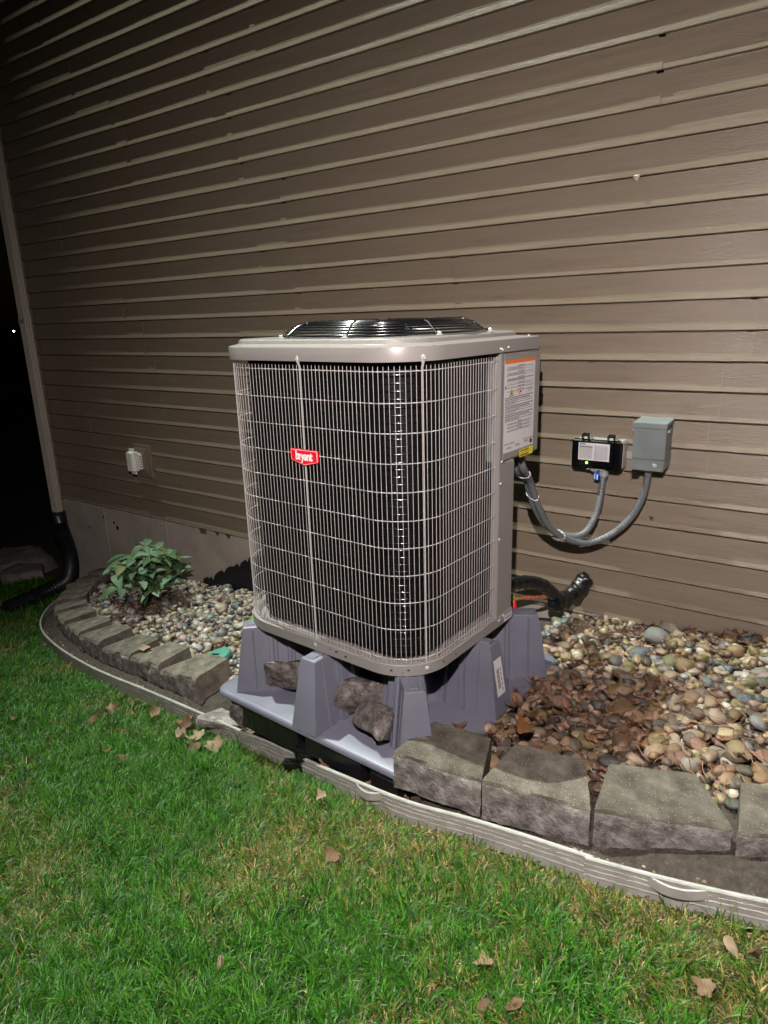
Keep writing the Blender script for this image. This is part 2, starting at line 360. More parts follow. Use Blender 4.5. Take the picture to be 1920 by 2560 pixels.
    flat = np.concatenate([fq, ft], 1).ravel(); sizes = np.tile([4]*(segs-1)+[3], n)
    print('grass blades', n)
    return colored_mesh('grass', V.reshape(-1, 3), flat, sizes, C.reshape(-1, 3), M['grass'], label='short green lawn grass with dry straw patches near the edging', cat='grass', kind='stuff')
make_grass()

# ================================================================== HOUSE
house = thing('house', 'house wall clad in tan horizontal siding on a low parged foundation', 'house')
X0, X1 = -5.93, 2.6
P_ = .127; ZB = .11
def siding_board(x0, x1, z0, last, thick=0.0):
    """one course: return lip, tilted face, slightly wavy in thickness"""
    xs = [x0+(x1-x0)*i/max(1, round((x1-x0)/.16)) for i in range(max(1, round((x1-x0)/.16))+1)]
    m = MB(); rings = []
    for x in xs:
        wv = .0030*noise.noise(Vector((x*.8, z0*7.3, 2)))+.0015*noise.noise(Vector((x*2.9, z0*5, 8)))
        t = .0180+thick+wv*.45
        zz = z0+.0010*noise.noise(Vector((x*1.1, z0*3, 5)))
        top = z0+P_
        rings.append([(x, .0125, zz+.003), (x, -t+.0035, zz), (x, -t, zz+.0025), (x, -t+.0010, zz+.008), (x, -t+.0044, zz+.0235), (x, -.0036-thick*.9, top-.0085), (x, .008, top-.0075), (x, .008, top+.006), (x, .0125, top+.006)])
    m.rings(rings, closed=True, cap0=True, cap1=True)
    return m.build('siding_board', M['siding'], house, smooth=4)
ncourse = 42; rs = random.Random(21)
for k in range(ncourse):
    z0 = ZB+k*P_
    pr = k//2; r2 = random.Random(100+pr)
    base = [-4.9+r2.uniform(-.6, .6), -3.3+r2.uniform(-.4, .5), -.95+r2.uniform(-.9, .9)]
    js = [X0]+[j+(rs.uniform(-.01, .01)) for j in base]+[X1]
    for a in range(len(js)-1):
        left, rgt = js[a], js[a+1]
        siding_board(left, rgt+(.028 if a < len(js)-2 else 0), z0, False, .0018 if a % 2 == 0 else 0)
m = MB(); m.box((-1.6, .11, ZB+2.7), (8.62, .17, 5.5)); m.build('wall_sheathing', M['siding'], house)
# starter strip and corner post
m = MB(); m.box(((X0+X1)/2, -.004, ZB-.008), (X1-X0, .02, .014)); m.build('starter_strip', M['trim'], house, bevel=.002)
m = MB()
m.box((-5.975, -.012, ZB+2.72), (.075, .030, 5.5)); m.box((-6.0, .03, ZB+2.72), (.028, .09, 5.5)); m.box((-5.945, -.020, ZB+2.72), (.012, .016, 5.5))
m.build('corner_post', M['siding'], house, bevel=.003)
# foundation
fm = MB(); nx, nz_ = 90, 14; vs = []
for i in range(nx+1):
    for j in range(nz_+1):
        x = -5.96+(X1+5.96)*i/nx; z = -1.0+(ZB+1.0)*j/nz_
        vs.append((x, .022+.004*noise.noise(Vector((x*3, 0, z*3))), z))
fs = [(i*(nz_+1)+j, (i+1)*(nz_+1)+j, (i+1)*(nz_+1)+j+1, i*(nz_+1)+j+1) for i in range(nx) for j in range(nz_)]
fm.add(vs, fs); fm.box((-5.99, .35, -.45), (.06, .66, 1.1)); fm.build('foundation', M['parging'], house, smooth=60)
# damp-proof coating left bare where the old grade ran
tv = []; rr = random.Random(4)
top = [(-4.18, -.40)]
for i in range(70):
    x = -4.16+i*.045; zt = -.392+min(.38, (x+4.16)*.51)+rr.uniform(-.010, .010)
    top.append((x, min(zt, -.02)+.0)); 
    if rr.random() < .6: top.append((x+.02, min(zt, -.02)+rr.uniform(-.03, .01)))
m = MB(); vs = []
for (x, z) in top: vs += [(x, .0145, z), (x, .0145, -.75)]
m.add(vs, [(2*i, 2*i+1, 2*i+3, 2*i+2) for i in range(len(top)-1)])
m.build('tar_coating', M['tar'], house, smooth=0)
# peeling parging flakes, brown rust like drips under the siding, hairline joints
for (x, w_, h_) in ((-5.72, .10, .05), (-5.35, .09, .05), (-5.05, .12, .06), (-4.55, .14, .08), (-4.2, .05, .04), (-4.02, .08, .07), (-3.86, .04, .05), (-3.74, .06, .05), (-5.5, .03, .02)):
    m = MB(); pts = []; k = 11
    for i in range(k): a = math.pi*i/(k-1); pts.append((x-w_/2*math.cos(a)*(1+.2*rr.random()), 0.0130, ZB-.015-h_*math.sin(a)*(.6+.5*rr.random())))
    m.add(pts+[(p[0], .018, p[2]) for p in pts], [tuple(range(k))]+[(i, i+1, k+i+1, k+i) for i in range(k-1)])
    m.build('parging_patch', M['stain'] if x > -4.1 else M['parging'], house, smooth=0)
for x in (-5.33, -4.47):
    m = MB(); m.box((x, .0135, -.25), (.007, .006, .68)); m.build('form_joint', M['parging'], house, bevel=.002)
for (x, z, s) in ((-5.2, -.05, .014), (-5.16, -.09, .02), (-5.35, -.02, .012), (-4.9, -.2, .008), (-5.6, -.15, .01)):
    m = MB(); m.lathe([(s*.3, -.002), (s, 0), (s*.5, .003)], (x, .014, z), 8, Matrix.Rotation(R(90), 3, 'X')); m.build('spall_pit', M['tar'], house)

# wood-chip like chips caught on the siding (three small leaf fragments)
def chip(x, z, s, mt, lab, cat='leaf fragment'):
    m = MB(); m.add([(x-s, -.016, z+s*.4), (x+s*.9, -.017, z+s*.5), (x+.1*s, -.022, z-s), (x, -.026, z+.1*s)], [(0, 3, 1), (1, 3, 2), (2, 3, 0)])
    return m.build('leaf_fragment', mt, smooth=0, label=lab, cat=cat)
chip(-.735, .66, .014, M['stain'], 'small brown leaf fragment stuck on siding right of the looping conduits')
chip(-.91, 2.14, .022, M['trim'], 'pale moth-like chip clinging to the siding at upper right')

# ------------------------------------------------------------------ downspout
ds = thing('downspout', 'beige ribbed metal downspout at the dark left corner of the house', 'downspout', (-5.95, -.07, 0))
m = MB(); prof = []
wx, wy = .040, .030
def dsprofile(n=5):
    p = []
    for i in range(n*4+1):
        x = -wx+2*wx*i/(n*4); y = -wy+(.0045 if i % 4 == 2 else (.0 if i % 4 == 0 else .003)); p.append((x, y))
    for i in range(1, 9): p.append((wx+(-.003 if i % 3 == 1 else 0), -wy+2*wy*i/9))
    p += [(wx, wy), (-wx, wy)]
    for i in range(1, 9): p.append((-wx+(.003 if i % 3 == 1 else 0), wy-2*wy*i/9))
    return p
dp = dsprofile()
m.rings([[(x, y, z) for x, y in dp] for z in (-.13, 5.4)], True, True, True); m.build('pipe_section', M['trim'], ds, smooth=20)
m = MB(); m.rings([[(x*1.06, y*1.06, z) for x, y in dp] for z in (1.62, 1.70)], True, True, True); m.build('pipe_joint', M['trim'], ds, smooth=20)
for z in (1.66,): 
    m = MB(); m.box((0, -.033, z), (.10, .004, .03)); m.build('strap', M['trim'], ds, bevel=.001)
for z in (.26, 1.66):
    m = MB(); m.lathe([(.004, 0), (.004, .003), (.001, .004)], (0, -.036, z), 8, Matrix.Rotation(R(90), 3, 'X')); m.build('screw', M['steel'], ds)
# corrugated drain pipe
def smooth_path(pts, n=12):
    pts = [Vector(p) for p in pts]; out = []
    for i in range(len(pts)-1):
        p0 = pts[max(i-1, 0)]; p1 = pts[i]; p2 = pts[i+1]; p3 = pts[min(i+2, len(pts)-1)]
        for k in range(n):
            t = k/n; out.append(.5*((2*p1)+(-p0+p2)*t+(2*p0-5*p1+4*p2-p3)*t*t+(-p0+3*p1-3*p2+p3)*t**3))
    out.append(pts[-1]); return out
def resample(path, step):
    out = [path[0]]; acc = 0
    for a, b in zip(path[:-1], path[1:]):
        L_ = (b-a).length
        if L_ == 0: continue
        while acc+L_ >= step:
            t = (step-acc)/L_; a = a+(b-a)*t; out.append(a); L_ = (b-a).length; acc = 0
            if L_ == 0: break
        acc += L_
    return out
dt = thing('drain_pipe', 'black corrugated drain pipe bending from the downspout onto the grass', 'drain pipe', (0, 0, 0))
path = resample(smooth_path([(-5.95, -.08, -.06), (-5.89, -.09, -.22), (-5.72, -.15, -.42), (-5.52, -.32, -.525), (-5.42, -.52, -.535), (-5.40, -.70, -.545), (-5.38, -.92, -.555)]), .0065)
rad = []
for i, p in enumerate(path):
    if i < 14: rad.append(.070 if i > 0 else .06)
    else: rad.append(.061+.010*math.sin(2*math.pi*i/4.0+.4))
m = MB(); m.tube(path, rad, 18); m.build('corrugated_pipe', M['corrug'], dt, smooth=60)
m = MB(); m.lathe([(.068, -.1), (.076, -.09), (.074, .02), (.064, .03)], (-5.95, -.078, -.06), 18); m.build('adaptor', M['corrug'], dt)

# ------------------------------------------------------------------ boulder, far lamp in the dark
def rock_mesh(seed, dims, disp=.06, cuts=3, npts=16, sharp=True):
    r_ = random.Random(seed); bm = bmesh.new()
    for _ in range(npts):
        v = Vector((r_.gauss(0, 1), r_.gauss(0, 1), r_.gauss(0, 1))).normalized()
        v = Vector((max(-.78, min(.78, v.x*1.25)), max(-.78, min(.78, v.y*1.25)), max(-.78, min(.78, v.z*1.25))))*r_.uniform(.9, 1.12); bm.verts.new((v.x*dims[0], v.y*dims[1], v.z*dims[2]))
    res = bmesh.ops.convex_hull(bm, input=bm.verts)
    bmesh.ops.delete(bm, geom=[v for v in bm.verts if not v.link_faces], context='VERTS')
    bmesh.ops.triangulate(bm, faces=bm.faces)
    bmesh.ops.subdivide_edges(bm, edges=bm.edges, cuts=cuts, use_grid_fill=True)
    bmesh.ops.triangulate(bm, faces=bm.faces); bmesh.ops.recalc_face_normals(bm, faces=bm.faces)
    sc = 1/max(dims)
    bm.normal_update()
    for v in bm.verts:
        n1 = noise.noise(Vector(v.co)*sc*2.1+Vector((seed, 0, 0))); n2 = noise.noise(Vector(v.co)*sc*6+Vector((0, seed, 0)))
        v.co += v.normal*max(dims)*(disp*n1*1.4+disp*.7*n2)
    me = bpy.data.meshes.new('rock'); bm.to_mesh(me); bm.free(); return me
def rock(name, seed, dims, loc, rot, mt, label, cat, **k):
    me = rock_mesh(seed, dims, **k); me.materials.append(mt); o = bpy.data.objects.new(name, me); o.location = loc; o.rotation_euler = rot; link(o); tag(o, label, cat); return o
b = rock('boulder', 5, (.42, .36, .22), (-6.95, -.12, -.80), (0, .1, .3), M['boulder'], 'rounded pale boulder at the far left edge behind the drain pipe', 'boulder', disp=.03, npts=40)
b.data.polygons.foreach_set('use_smooth', [True]*len(b.data.polygons))
b = rock('boulder', 9, (.22, .2, .13), (-6.45, -.25, -.74), (0, 0, 1), M['boulder'], 'smaller dim boulder half sunk in grass just left of the drain pipe', 'boulder', disp=.03, npts=40)
b.data.polygons.foreach_set('use_smooth', [True]*len(b.data.polygons))
dv = Vector((-.55, .83, .02)); 
fl = thing('distant_lamp', 'tiny white lamp far off in the darkness left of the downspout', 'lamp', (-33.9, 14.0, 1.5))
# ================================================================== CONDENSING UNIT
YAW = -.0515; CX, CY, ZU = -1.536, -1.061, .40
ac = thing('condensing_unit', 'tall beige air conditioner unit with wire grille and red badge', 'air conditioner', (CX, CY, ZU), YAW)
HX, HY, RC = .462, .4275, .185
def rrect(hx, hy, r, seg=10, rb=.03, seglen=.08):
    """closed rounded rectangle, counter-clockwise; the two front and the back-left corners round, back-right tight"""
    pts = []
    for (cx, cy, r_, a0) in ((hx, hy, rb, 0), (-hx, hy, r, 90), (-hx, -hy, r, 180), (hx, -hy, r, 270)):
        ox = cx-math.copysign(r_, cx); oy = cy-math.copysign(r_, cy)
        for i in range(seg+1): a = R(a0+90*i/seg); pts.append((ox+r_*math.cos(a), oy+r_*math.sin(a)))
    return pts
def open_path(hx, hy, r, yend, seg=14):
    """from back-left round the front to the right face at y=yend"""
    pts = [(-hx, hy-.1)]
    for (cx, cy, a0) in ((-hx, -hy, 180), (hx, -hy, 270)):
        ox = cx-math.copysign(r, cx); oy = cy-math.copysign(r, cy)
        for i in range(seg+1): a = R(a0+90*i/seg); pts.append((ox+r*math.cos(a), oy+r*math.sin(a)))
    pts.append((hx, yend)); return pts
def chamfered(off=0, seg=12):
    """base outline: right side stops at y=.245 and cuts back"""
    hx, hy, r = HX+off, HY+off, RC+off
    pts = [(hx, .245), (.24, hy)]
    for (cx, cy, r_, a0) in ((-hx, hy, r, 90), (-hx, -hy, r, 180), (hx, -hy, r, 270)):
        ox = cx-math.copysign(r_, cx); oy = cy-math.copysign(r_, cy)
        for i in range(seg+1): a = R(a0+90*i/seg); pts.append((ox+r_*math.cos(a), oy+r_*math.sin(a)))
    return pts
# base pan
m = MB(); o0 = chamfered(.004); o1 = chamfered(.0); oi = chamfered(-.02)
m.rings([[(x, y, 0.004) for x, y in oi], [(x, y, 0) for x, y in o1], [(x, y, .003) for x, y in o0], [(x, y, .042) for x, y in o0], [(x, y, .046) for x, y in o1], [(x, y, .047) for x, y in oi], [(x, y, .03) for x, y in chamfered(-.03)]], True, True, True)
m.build('base_pan', M['cabinet'], ac, smooth=30)
def path_point(pts, s):
    acc = 0
    for a, b in zip(pts[:-1], pts[1:]):
        L_ = math.hypot(b[0]-a[0], b[1]-a[1])
        if acc+L_ >= s: t = (s-acc)/L_; return (a[0]+(b[0]-a[0])*t, a[1]+(b[1]-a[1])*t), ((b[0]-a[0])/L_, (b[1]-a[1])/L_)
        acc += L_
    return pts[-1], (0, 1)
# slots and holes punched in the base rail near the front corner
base_path = open_path(HX+.0045, HY+.0045, RC+.0045, .2)
tot = sum(math.hypot(b[0]-a[0], b[1]-a[1]) for a, b in zip(base_path[:-1], base_path[1:]))
for (s, w_, h_, z) in ((1.255, .010, .006, .028), (1.30, .009, .006, .022), (1.225, .004, .004, .030), (1.50, .008, .006, .024), (1.56, .008, .006, .026), (1.54, .003, .003, .016), (1.70, .005, .005, .027), (1.78, .005, .004, .022)):
    (x, y), (tx, ty) = path_point(base_path, s); mm_ = Matrix(((tx, -ty, 0), (ty, tx, 0), (0, 0, 1)))
    m = MB(); m.box((x, y, z), (w_, .002, h_), mm_); m.build('punched_hole', M['dark'], ac)
# coil (dark core with horizontal tubes)
m = MB(); rings = []
def coil_out(off): return rrect(HX-.060+off, HY-.060+off, RC-.060+off, 12, .05)
m.rings([[(x, y, .045) for x, y in coil_out(0)], [(x, y, 1.068) for x, y in coil_out(0)]], True, True, False)
m.build('coil', M['coil'], ac, smooth=60)
m = MB(); z = .065
while z < 1.05:
    p = coil_out(.006); m.tube([(x, y, z) for x, y in p[22:-1]], .0024, 8); z += .0253
m.build('coil_tubes', M['coilrib'], ac, smooth=60, kind='stuff')
# grille
m = MB(); gp = open_path(HX-.006, HY-.006, RC-.006, .112, 20); gp2 = [(x*.993, y*.993) for x, y in gp]
L_ = sum(math.hypot(b[0]-a[0], b[1]-a[1]) for a, b in zip(gp[:-1], gp[1:])); s = .006
while s < L_:
    (x, y), t = path_point(gp, s)
    j = (rnd.random()-.5)*.0006
    m.tube([(x+j, y, .034), (x+j, y, .10), (x+j, y, 1.045), (x+j, y, 1.056)], [.0009, .00105, .00105, .0009], 6); s += .0172
for z in (1.040, .943, .848, .751, .656, .560, .466, .369, .271, .173, .060):
    m.tube([(x, y, z) for x, y in open_path(HX-.0095, HY-.0095, RC-.0095, .112, 20)], .0017, 6)
m.build('wire_grille', M['wire'], ac, smooth=60, kind='stuff')
# support rods with flattened ends
for (x, y) in ((0.0, -(HY-.003)), (.27+.185*math.sin(R(62))+.006, -(.2425+.185*math.cos(R(62))+.003)), (-HX+.004, 0.0)):
    m = MB(); n_ = Vector((x, y, 0)).normalized()*0.004 if abs(x) > .1 else Vector((0, -.004, 0))
    m.tube([(x, y, .02), (x, y, .03), (x, y, 1.05), (x+n_.x, y+n_.y, 1.065), (x+n_.x*2, y+n_.y*2, 1.078)], [.0055, .0021, .0020, .005, .008], 8); m.build('support_rod', M['wire'], ac)
    for z in (1.082, .026):
        m = MB(); q = Matrix.Rotation(math.atan2(y, x)+math.pi/2, 3, 'Z') @ Matrix.Rotation(R(90), 3, 'X')
        nn = Vector((x, y, 0)).normalized() if abs(x) > .1 and abs(y) > .1 else (Vector((0, -1, 0)) if abs(x) < .1 else Vector((-1, 0, 0)))
        q = Vector((0, 0, 1)).rotation_difference(nn).to_matrix()
        m.lathe([(.008, 0), (.008, .003), (.0055, .0045), (.004, .006)], (x+nn.x*.004, y+nn.y*.004, z), 10, q); m.build('screw', M['steel'], ac)
# top cap
m = MB(); o = rrect; cc = (HX+.004, HY+.004, RC+.004)
def R_(off, z, seg=12): return [(x, y, z) for x, y in rrect(HX+off, HY+off, RC+off*.9, seg, .02)]
plat_off = -.035
def plat(off, z, seg=12):
    return [(x-.0, y-.0, z) for x, y in [(px-.01 if px > 0 else px, py-.03 if py > .2 else py) for px, py in rrect(HX-.028+off, HY-.028+off, RC-.02+off, seg, .09)]]
circ = []
pp_ = plat(-.02, 1.138)
for (x, y, z) in pp_:
    a = math.atan2(y, x-.03); circ.append((.03+.365*math.cos(a), .365*math.sin(a)))
m.rings([R_(.000, 1.068), R_(.005, 1.069), R_(.006, 1.109), R_(.0045, 1.1135), R_(-.001, 1.1155), plat(.006, 1.1200), plat(.001, 1.1225), plat(-.003, 1.134), plat(-.010, 1.138), plat(-.02, 1.1385), [(x, y, 1.140) for x, y in circ], [(x, y, 1.12) for x, y in circ], [(.03+(x-.03)*.93, y*.93, 1.05) for x, y in circ]], True)
m.build('top_cap', M['cabinet_top'], ac, smooth=24)
# fan guard
m = MB(); gc = (.03, 0)
def ring(r_, z, rr_, n=64): m.tube([(gc[0]+r_*math.cos(2*math.pi*i/n), gc[1]+r_*math.sin(2*math.pi*i/n), z) for i in range(n)], rr_, 6, closed=True)
for i in range(7):
    t = i/6; ring(.380-.076*t, 1.147+.040*math.sin(t*1.45), .0030 if i else .0036)
ring(.300, 1.1885, .0036)
for i in range(13): ring(.285-.0165*i, 1.190, .0026)
for k in range(8):
    a = R(45*k+20); ca, sa = math.cos(a), math.sin(a)
    for off in (0,):
        m.tube([(gc[0]+ca*.40-sa*off, gc[1]+sa*.40+ca*off, 1.146), (gc[0]+ca*.376-sa*off, gc[1]+sa*.376+ca*off, 1.1505), (gc[0]+ca*.340-sa*off, gc[1]+sa*.340+ca*off, 1.177), (gc[0]+ca*.302-sa*off, gc[1]+sa*.302+ca*off, 1.1915), (gc[0]+ca*.06-sa*off, gc[1]+sa*.06+ca*off, 1.193)], .0040, 6)
m.build('fan_guard', M['guard'], ac, smooth=60)
for k in range(8):
    a = R(45*k+20); m = MB(); m.lathe([(.013, 0), (.013, .003), (.0075, .004), (.0075, .011), (.005, .013)], (gc[0]+.402*math.cos(a), gc[1]+.402*math.sin(a), 1.140), 6); m.build('bolt', M['steel'], ac, smooth=20)
m = MB(); m.lathe([(.02, 1.03), (.078, 1.04), (.082, 1.10), (.082, 1.172), (.07, 1.183), (.02, 1.186)], (gc[0], gc[1], 0), 24); m.build('fan_motor', M['black'], ac)
for k in range(3):
    a = R(120*k+10); m = MB(); vs = []
    for i in range(7):
        rr_ = .08+.26*i/6; w_ = .10+.10*i/6
        for j in range(5):
            t = (j/4-.5); th = a+t*w_/rr_*1.2+.15*i/6; vs.append((gc[0]+rr_*math.cos(th), rr_*math.sin(th), 1.06+t*.07))
    fs = [(i*5+j, i*5+j+1, (i+1)*5+j+1, (i+1)*5+j) for i in range(6) for j in range(4)]
    m.add(vs, fs); m.build('fan_blade', M['black'], ac)
# right side panels
x = HX
m = MB(); m.box((x-.014, .1235, .555), (.034, .017, 1.026)); m.build('corner_strip', M['cabinet'], ac, bevel=.003)
m = MB(); m.box((x-.016, .187, .355), (.032, .109, .622)); m.build('service_panel', M['cabinet'], ac, bevel=.003)
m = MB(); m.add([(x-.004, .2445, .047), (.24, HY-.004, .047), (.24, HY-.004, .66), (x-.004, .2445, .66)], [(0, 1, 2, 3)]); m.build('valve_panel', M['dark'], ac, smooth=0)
m = MB(); m.box((x-.10, .287, .866), (.196, .310, .402)); m.build('control_box', M['cabinet'], ac, bevel=.004)
m = MB(); m.box((x+.0012, .287, .866), (.002, .288, .385)); m.build('control_cover', M['cabinet'], ac, bevel=.0008, seg=1)
m = MB(); m.box((x-.05, .447, .95), (.05, .012, .09)); m.build('back_cap', M['black'], ac, bevel=.004)
m = MB(); m.box((x-.02, .447, 1.0), (.03, .02, .05)); m.build('rubber_grommet', M['black'], ac, bevel=.004)
def rscrew(y, z, xx=None, r_=.0062):
    m = MB(); q = Vector((0, 0, 1)).rotation_difference(Vector((1, 0, 0))).to_matrix()
    m.lathe([(r_, 0), (r_, .002), (r_*.75, .0045), (r_*.3, .0052)], ((x+.001 if xx is None else xx), y, z), 10, q); m.build('screw', M['steel'], ac)
for (y, z, xx) in ((.117, 1.078, x+.006), (.16, 1.086, x+.006), (.105, 1.083, x+.006), (.35, 1.118, x-.01), (.135, .672, None), (.128, .59, None), (.135, .032, x+.004), (.17, .036, x+.004), (.13, .03, x+.004), (.125, .37, None)): rscrew(y, z, xx)
# ---- labels on the right side
def rl(parent, name, y0, y1, z0, z1, mt, off): 
    m = MB(); m.box((x+off, (y0+y1)/2, (z0+z1)/2), (.0006, y1-y0, z1-z0)); return m.build(name, mt, parent, smooth=0)
LX = .0028
lab = rl(ac, 'warning_label', .146, .388, .700, 1.038, M['label'], LX); lab['label'] = 'large white warning label with orange header'
def lmap(u, v): return (.146+u*.242, 1.038-v*.338)
def lrect(mb, u0, u1, v0, v1, off, sl=0):
    y0, z0 = lmap(u0, v0); y1, z1 = lmap(u1, v1); mb.box((x+LX+off, (y0+y1)/2, (z0+z1)/2), (.0004, y1-y0, z1-z0))
m = MB(); lrect(m, .0, 1, 0, .036, .0006); m.build('orange_header', M['orange'], lab, smooth=0)
m = MB(); r3 = random.Random(11)
def line(v, u0, u1, hgt, words=True):
    u = u0
    while u < u1:
        w_ = r3.uniform(.02, .06); lrect(m, u, min(u1, u+w_), v, v+hgt, .0006); u += w_+(.010 if words else 0)
v = .06
for blk in range(6):
    line(v, .42, .64, .009); v += .014
    for q in range(3 if blk < 3 else 1): line(v, .07, r3.uniform(.55, .95) if q else .94, .0065); v += .0125
    v += .010
v = .395
for blk in range(3):
    for q in range(2): line(v, .02, .95-.12*q, .0115); v += .0195
    for q in range(4): line(v, .02, .94 if q % 2 == 0 else r3.uniform(.3, .5), .0062); v += .0118
    v += .006
for blk in range(3):
    line(v, .44, .58, .008); v += .012; line(v, .1, .92, .006); v += .011; line(v, .1, .85, .006); v += .0145
for u0, v0 in ((.10, .945), (.38, .935), (.68, .925)): line(v0, u0, u0+.14, .008); line(v0+.015, u0, u0+.16, .006)
m.build('small_print', M['inkgrey'], lab, smooth=0, kind='stuff')
m = MB(); lrect(m, .0, .36, .905, .911, .0006); lrect(m, .64, 1, .905, .911, .0006); lrect(m, .88, .96, .925, .975, .0006); lrect(m, .03, .07, .17, .175, .0006); lrect(m, .015, .05, .27, .30, .0006)
for vv in (.105, .16, .205, .245, .285): lrect(m, .07, .99, vv, vv+.0015, .0006)
m.build('rules', M['ink'], lab, smooth=0)
def poly(mb, pts, off):
    vs = [(x+LX+off, *lmap(u, v_)) for u, v_ in pts]; mb.add(vs+[(a-.0006, b_, c) for a, b_, c in vs], [tuple(range(len(vs)))]+[(i, (i+1) % len(vs), len(vs)+(i+1) % len(vs), len(vs)+i) for i in range(len(vs))])
m = MB(); poly(m, [(.14, .385), (.30, .385), (.22, .315)], .0009); m.build('warning_triangle_border', M['ink'], lab, smooth=0)
m = MB(); poly(m, [(.157, .381), (.283, .381), (.22, .326)], .0013); m.build('warning_triangle', M['yellow'], lab, smooth=0)
m = MB(); poly(m, [(.195, .370), (.245, .370), (.235, .352), (.22, .343), (.205, .352)], .0017); m.build('flame_symbol', M['ink'], lab, smooth=0)
m = MB(); poly(m, [(.50, .31), (.585, .35), (.50, .39), (.415, .35)], .0009); m.build('diamond_border', M['red'], lab, smooth=0)
m = MB(); poly(m, [(.50, .318), (.567, .35), (.50, .382), (.433, .35)], .0013); m.build('diamond_field', M['label'], lab, smooth=0)
m = MB(); poly(m, [(.475, .362), (.525, .362), (.518, .345), (.50, .333), (.482, .345)], .0017); m.build('flame_symbol', M['ink'], lab, smooth=0)
m = MB()
for a in ((.72, .90, .315, .3165), (.72, .90, .383, .3845), (.72, .724, .315, .384), (.896, .90, .315, .384), (.76, .87, .33, .337), (.75, .88, .347, .354), (.79, .84, .365, .372)): lrect(m, *a, .0006)
m.build('boxed_text', M['inkgrey'], lab, smooth=0)
yl = rl(ac, 'yellow_label', .275, .388, .664, .694, M['yellow'], LX+.0006); yl['label'] = 'small yellow sticker below the warning label'
m = MB()
for i in range(16): yy = .282+i*.0045; m.box((x+LX+.0012, yy, .688), (.0004, .002 if i % 3 else .003, .007)); m.box((x+LX+.0012, yy, .670), (.0004, .0028, .007))
m.box((x+LX+.0012, .325, .679), (.0004, .09, .0012)); m.build('yellow_label_bars', M['ink'], yl, smooth=0)
sl = rl(ac, 'base_sticker', .178, .240, .006, .034, M['label'], .0048); sl['label'] = 'small white sticker on the base rail'
m = MB()
for i in range(9): m.box((x+.0054, .188+i*.005, .018), (.0004, .0026, .009))
m.box((x+.0054, .208, .028), (.0004, .045, .002)); m.build('sticker_print', M['inkgrey'], sl, smooth=0)
# ---- badge
def text_mesh(txt, size, name, mt, parent, M4, bold=.0, ext=.0006, sx=1):
    c = bpy.data.curves.new('txt', 'FONT'); c.body = txt; c.size = size; c.extrude = ext; c.offset = bold; c.align_x = 'CENTER'; c.align_y = 'CENTER'; c.resolution_u = 4; c.space_character = .92
    to = bpy.data.objects.new('txt', c); S.collection.objects.link(to); dg = bpy.context.evaluated_depsgraph_get(); me = bpy.data.meshes.new_from_object(to.evaluated_get(dg))
    bpy.data.objects.remove(to); me.materials.clear(); me.materials.append(mt)
    me.transform(Matrix.Diagonal((sx, 1, 1, 1))); me.transform(M4); o = bpy.data.objects.new(name, me); return link(o, parent)
bx, bz = .004, .745; bw, bh = .132, .052; yb = -(HY+.004)
m = MB()
def badge(mb, g, yy, th=.004):
    pts = [(bx-bw/2+g, bz+bh/2-g*.8), (bx+bw/2-g, bz+bh/2-g*.8), (bx+bw/2-g, bz-bh*.28+g*.3), (bx+.0, bz-bh/2-.006+g), (bx-bw/2+g, bz-bh*.28+g*.3)]
    vs = [(a, yy, b_) for a, b_ in pts]+[(a, yy+th, b_) for a, b_ in pts]; k = 5
    mb.add(vs, [tuple(range(k)), tuple(range(k, 2*k))[::-1]]+[(i, (i+1) % k, k+(i+1) % k, k+i) for i in range(k)])
badge(m, 0, yb); bd = m.build('badge', M['red'], ac, smooth=0)
m = MB(); badge(m, .0035, yb-.0008, .001); m.build('badge_outline', M['badgewhite'], bd, smooth=0)
m = MB(); badge(m, .0052, yb-.0014, .001); m.build('badge_field', M['red'], bd, smooth=0)
Mx = Matrix.Translation((bx, yb-.0022, bz+.002)) @ Matrix.Rotation(R(90), 4, 'X')
text_mesh('bryant', .042, 'badge_lettering', M['badgewhite'], bd, Mx, bold=.0016, sx=.80)
# small tan thermostat wire down the cabinet
tw = MB(); tw.tube(smooth_path([(x-.03, .27, .66), (x-.028, .275, .55), (x-.034, .268, .4), (x-.03, .28, .28), (x-.05, .30, .2)], 8), .003, 6); tw.build('control_wire', M['tan_wire'], ac)
tw = MB(); tw.tube(smooth_path([(x-.03, .262, .66), (x-.022, .262, .5), (x-.034, .258, .35), (x-.04, .27, .2)], 8), .003, 6, mat=0); tw.build('control_wire', M['black'], ac)

# ================================================================== RISER PAD
pad = thing('riser_pad', 'grey purple plastic riser pad with radiating fins under the air conditioner', 'equipment pad', (CX+.022, CY-.0, 0), YAW)
FH = .535; ZF = .12
m = MB()
def sq(off, z, r_=.06, seg=5):
    pts = []
    for (cx, cy, a0) in ((FH+off, FH+off, 0), (-FH-off, FH+off, 90), (-FH-off, -FH-off, 180), (FH+off, -FH-off, 270)):
        ox = cx-math.copysign(r_, cx); oy = cy-math.copysign(r_, cy)
        for i in range(seg+1): a = R(a0+90*i/seg); pts.append((ox+r_*math.cos(a), oy+r_*math.sin(a), z))
    return pts
m.rings([sq(-.004, ZF-.028), sq(.004, ZF-.024), sq(.004, ZF-.010), sq(.0, ZF-.004), sq(-.006, ZF)], True, True, True); m.build('base_flange', M['pad'], pad, smooth=40)
m = MB()   # central drum between the fins
m.lathe([(.30, ZF), (.285, ZF+.02), (.25, .32), (.245, .385), (.235, .392)], (0, 0, 0), 48); m.build('centre_drum', M['pad'], pad, smooth=50)
